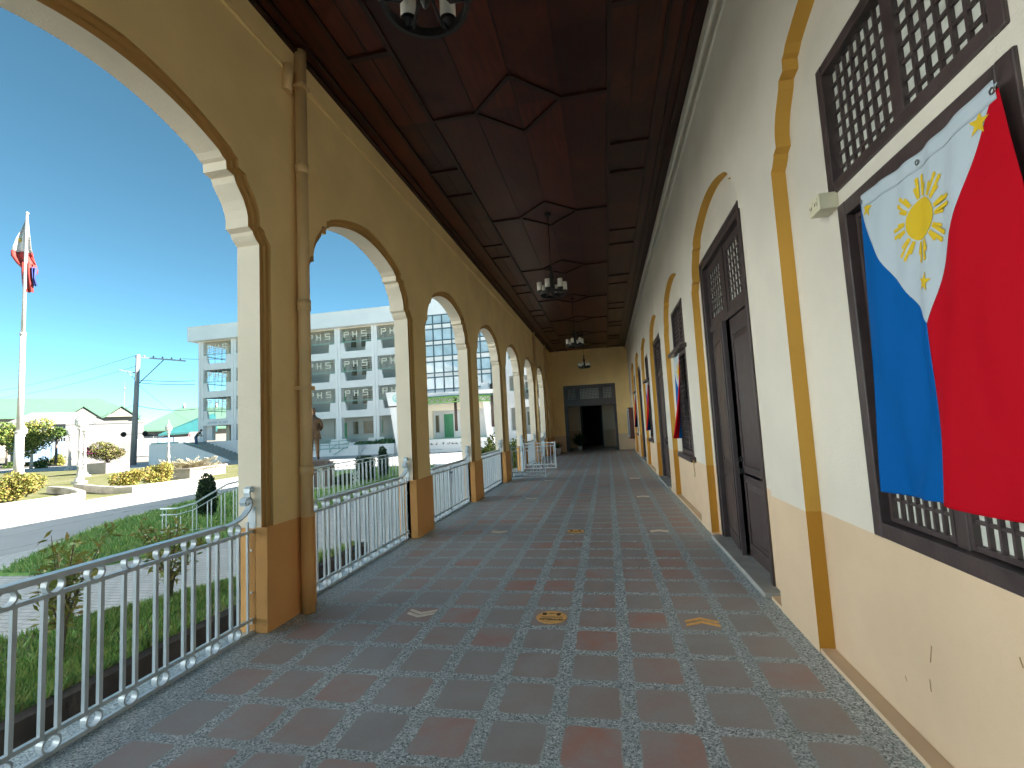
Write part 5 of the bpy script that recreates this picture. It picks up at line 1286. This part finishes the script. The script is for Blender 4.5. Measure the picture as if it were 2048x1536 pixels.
# ramp with green railing, planter blocks
rp = thing('ramp', 'white access ramp with green pipe railing in front of the school', 'ramp', (-28, 43.2, G)); OR_ = tuple(rp.location)
p = MB(); p.prism([(-34, G), (-24.6, G), (-24.6, .05), (-34, -.25)], 42.6, 44.5, 'Y', SW); p.build('slab', rp, OR_)
p = MB()
for z in (.0, .35, .70): p.tube([(-34, 42.62, z-.02), (-24.7, 42.62, z+.12)], .035, SRAIL, 6)
p.build('handrail', rp, OR_)
for i in range(10): q = MB(); x = -34+1.03*i; q.tube([(x, 42.62, -.3), (x, 42.62, .7+.015*i)], .03, SRAIL, 6); q.build('rail_post', rp, OR_)
p = MB(); p.tube([(-26.6, 42.4, -.3), (-26.5, 42.4, .1), (-25.9, 42.4, .42), (-24.7, 42.4, .55)], .035, SRAIL, 6); p.tube([(-26.2, 42.4, -.5), (-25.2, 42.4, .05), (-24.7, 42.4, .2)], .035, SRAIL, 6); p.build('curved_rail', rp, OR_)
pb = thing('planter', 'white block planter with steps between, in front of the school', 'planter', (-23, 43, G)); OP = tuple(pb.location)
p = MB(); p.box(-24.6, -23.6, 42.3, 44.3, G, .32, SW); p.box(-21.2, -19.9, 42.3, 44.3, G, .32, SW); p.box(-23.6, -21.2, 43.6, 44.3, G, .30, SW); p.box(-23.6, -21.2, 43.2, 43.6, G, -.1, SW); p.box(-23.6, -21.2, 42.8, 43.2, G, -.3, SW); p.build('block', pb, OP)
rnd = random.Random(95)
hd = thing('low_hedge', 'low green plants along the block planter of the school', 'hedge', (-22, 44, .3)); p = MB(); leaves(p, [((-2.4+.5*i, 0, .05), (.4, .3, .22 if i < 4 else .36)) for i in range(9)], 1400, .17, [leafmat('blue_green_leaf', (.08, .20, .12)), L_GRN[0]], rnd); p.build('crown', hd)
# glass front with its porch
GLS = M('pale_reflecting_glass', (.42, .52, .56), .06, .25, .8, spec=1.0); GFR = M('dark_teal_mullion', (.05, .10, .12), .5, .1)
gx0, gx1, gy = -17.7, -10.0, 42.6
p = MB(); p.box(gx0-.25, gx1+.2, gy+.05, 50, 4.45, 14.4, SW); p.box(gx0-.3, gx1+.25, gy-.06, gy+.05, 12.3, 14.5, SW); p.build('glass_block_wall', sb, OS)
p = MB(); p.box(gx0, gx1, gy-.0, gy+.04, 4.78, 12.28, GLS); gc = p.build('glass_front', sb, OS)
p = MB()
for i in range(10): x = gx0+.20+.915*i; p.box(x-.05, x+.05, gy-.07, gy, 4.75, 12.3, GFR)
for z in (12.27, 11.42, 10.93, 9.82, 9.38, 8.32, 7.80, 6.74, 6.32, 5.18, 4.78): p.box(gx0, gx1, gy-.075, gy-.002, z-.05, z+.05, GFR)
p.build('mullion', gc, OS)
p = MB()
for z0, z1 in ((10.98, 11.38), (9.43, 9.78), (7.85, 8.28), (6.37, 6.7), (4.83, 5.14)): p.box(gx0+.02, gx1-.02, gy-.012, gy-.001, z0, z1, SW)
p.build('spandrel_band', gc, OS)
p = MB(); p.box(gx0-1.2, gx1+1.0, 40.6, gy+.3, 4.38, 4.72, SW); p.build('porch_slab', sb, OS)
GTR = M('bright_green_truss', (.16, .34, .07), .5, .1)
p = MB(); n = 16
def arc(i, z): x = gx0-1.0+(gx1-gx0+1.8)*i/n; f_ = (i/n-.5)*2; return Vector((x, 40.75+.9*f_*f_, z-.12*f_*f_))
for i in range(n):
    for z, th_ in ((4.30, .16), (3.82, .10)): p.beam(arc(i, z), arc(i+1, z), .12, th_, GTR)
    p.beam(arc(i, 3.85), arc(i+.5, 4.25), .06, .06, GTR); p.beam(arc(i+.5, 4.25), arc(i+1, 3.85), .06, .06, GTR); p.beam(arc(i, 3.85), arc(i, 4.3), .05, .05, GTR)
p.build('canopy_truss', sb, OS)
p = MB()
for i in range(n): p.beam(arc(i, 4.36)+Vector((0, -.2, 0)), arc(i+1, 4.36)+Vector((0, -.2, 0)), .5, .06, TEALR)
p.build('canopy_edge', sb, OS)
p = MB(); p.box(gx0-.6, gx1+.3, 42.0, 42.4, 3.12, 3.74, CREAM); p.build('porch_beam', sb, OS)
p = MB(); 
for x in (-16.1, -11.9): p.box(x-.24, x+.24, 42.02, 42.38, G, 3.12, CREAM)
p.build('porch_column', sb, OS)
p = MB(); p.box(gx0-.6, gx1+.3, 44.2, 44.4, G, 4.4, SW); p.build('porch_wall', sb, OS)
p = MB(); p.box(-15.45, -14.55, 44.12, 44.198, .55, 2.85, SGRN); p.box(-15.4, -15.03, 44.10, 44.119, .7, 2.7, SGRN); p.box(-14.97, -14.6, 44.10, 44.119, .7, 2.7, SGRN); p.build('green_door', sb, OS)
for xa, xb in ((-16.35, -15.95), (-12.5, -12.1)):
    p = MB(); p.box(xa, xb, 44.14, 44.198, 1.1, 2.8, SWG); o = p.build('window', sb, OS); q = MB(); q.box(xa+.05, xb-.05, 44.12, 44.139, 1.15, 2.75, SGL); q.build('pane', o, OS)
p = MB(); p.box(gx0-.6, gx1+.3, 41.9, 44.2, G, .55, SW); p.box(gx0-.6, gx1+.3, 41.88, 44.19, .55, .60, SRAIL); p.build('porch_floor', sb, OS)
lwp = thing('low_wall', 'low white wall stencilled with grey plants before the school porch', 'wall', (-14, 41.6, G)); OL = tuple(lwp.location)
p = MB(); p.box(-17.9, -10.3, 41.5, 41.8, G, .50, SW); p.build('panel', lwp, OL)
p = MB(); rnd = random.Random(97); x = -17.7; INKG = M('grey_stencil', (.14, .16, .14), .7, .2)
while x < -10.6:
    for _ in range(7):
        a_ = rnd.uniform(.3, 2.8); l = rnd.uniform(.12, .30); q = Vector((x, 41.494, .02)); tp = q+Vector((l*math.cos(a_), 0, l*math.sin(a_))); sd_ = Vector((-math.sin(a_), 0, math.cos(a_)))*.03; mid = (q+tp)/2
        p.add([q, mid+sd_, tp, mid-sd_], [(0, 1, 2, 3)], INKG)
    x += rnd.uniform(.34, .6)
p.build('stencil', lwp, OL)
# flared pylons either side of the canopy, the left one with a lettered box
py_ = thing('sign_pylon', 'leaning white pylon carrying a white sign box with a turquoise emblem', 'sign', (-18.4, 40, G)); OQ = tuple(py_.location)
p = MB(); p.prism([(-19.05, 3.6), (-18.42, G), (-17.3, G), (-17.3, 3.6)], 39.9, 40.3, 'Y', SW); p.build('pylon', py_, OQ)
p = MB(); p.prism([(-19.3, 4.95), (-19.05, 3.72), (-17.2, 3.72), (-17.2, 4.95)], 39.7, 40.5, 'Y', SW); sg = p.build('sign_box', py_, OQ)
TUR = M('turquoise_print', (.25, .62, .58), .5, .05); p = MB()
p.ring(-18.30, 4.36, .30, .02, .10, TUR, 'Y', 39.69, 24); p.ring(-18.30, 4.28, .12, .02, .08, TUR, 'Y', 39.69, 16); p.build('emblem', sg, OQ)
p = MB(); p.box(-19.05, -17.2, 39.8, 40.4, 3.66, 3.715, BRN); p.build('underside', sg, OQ)
py2 = thing('pylon', 'leaning white pylon at the right end of the glass front', 'pylon', (-10.4, 42, G)); OY = tuple(py2.location)
p = MB(); p.prism([(-10.95, 5.4), (-10.5, G), (-9.9, G), (-10.25, 5.4)], 41.5, 41.9, 'Y', SW); p.build('pylon', py2, OY)
for x, y, z0, z1, lab in ((-13.2, 40.9, 1.2, 4.4, 'dark brown hanging pipe at the middle of the school porch'), (-9.95, 41.4, 1.4, 5.2, 'dark brown pipe beside the right white pylon')):
    p = MB(); p.tube([(0, 0, 0), (0, 0, z1-z0)], .13, BRN, 10); p.tube([(0, 0, z1-z0), (.0, .35, z1-z0+.05)], .10, BRN, 8); tag(p.build('drain_pipe', loc=(x, y, z0)), lab, 'pipe', 'dark pipes of the school porch')

# unseen wing added beyond the left edge to bounce sunlight into the corridor
ww = thing('bounce_wing', 'long white unseen wing added left of the courtyard to bounce sunlight', 'building', (-36, -14, G)); OW = tuple(ww.location)
WW = M('bounce_wing_paint', (.74, .79, .82), .85, .05, .5)
p = MB(); p.box(-46, -31, -44, 15.6, G, 13.5, WW); p.build('wall', ww, OW)
p = MB(); p.box(-46.8, -30.4, -44.6, 16.0, 13.5, 14.1, WW); p.build('roof', ww, OW)
for k_ in range(4):
    for i in range(13):
        y = -42+4.25*i; z = .6+3.3*k_; q = MB(); q.box(-31, -30.95, y, y+2.0, z, z+1.5, SWG); o = q.build('window', ww, OW); q = MB(); q.box(-30.95, -30.93, y+.1, y+1.9, z+.1, z+1.4, GLS); q.build('pane', o, OW)
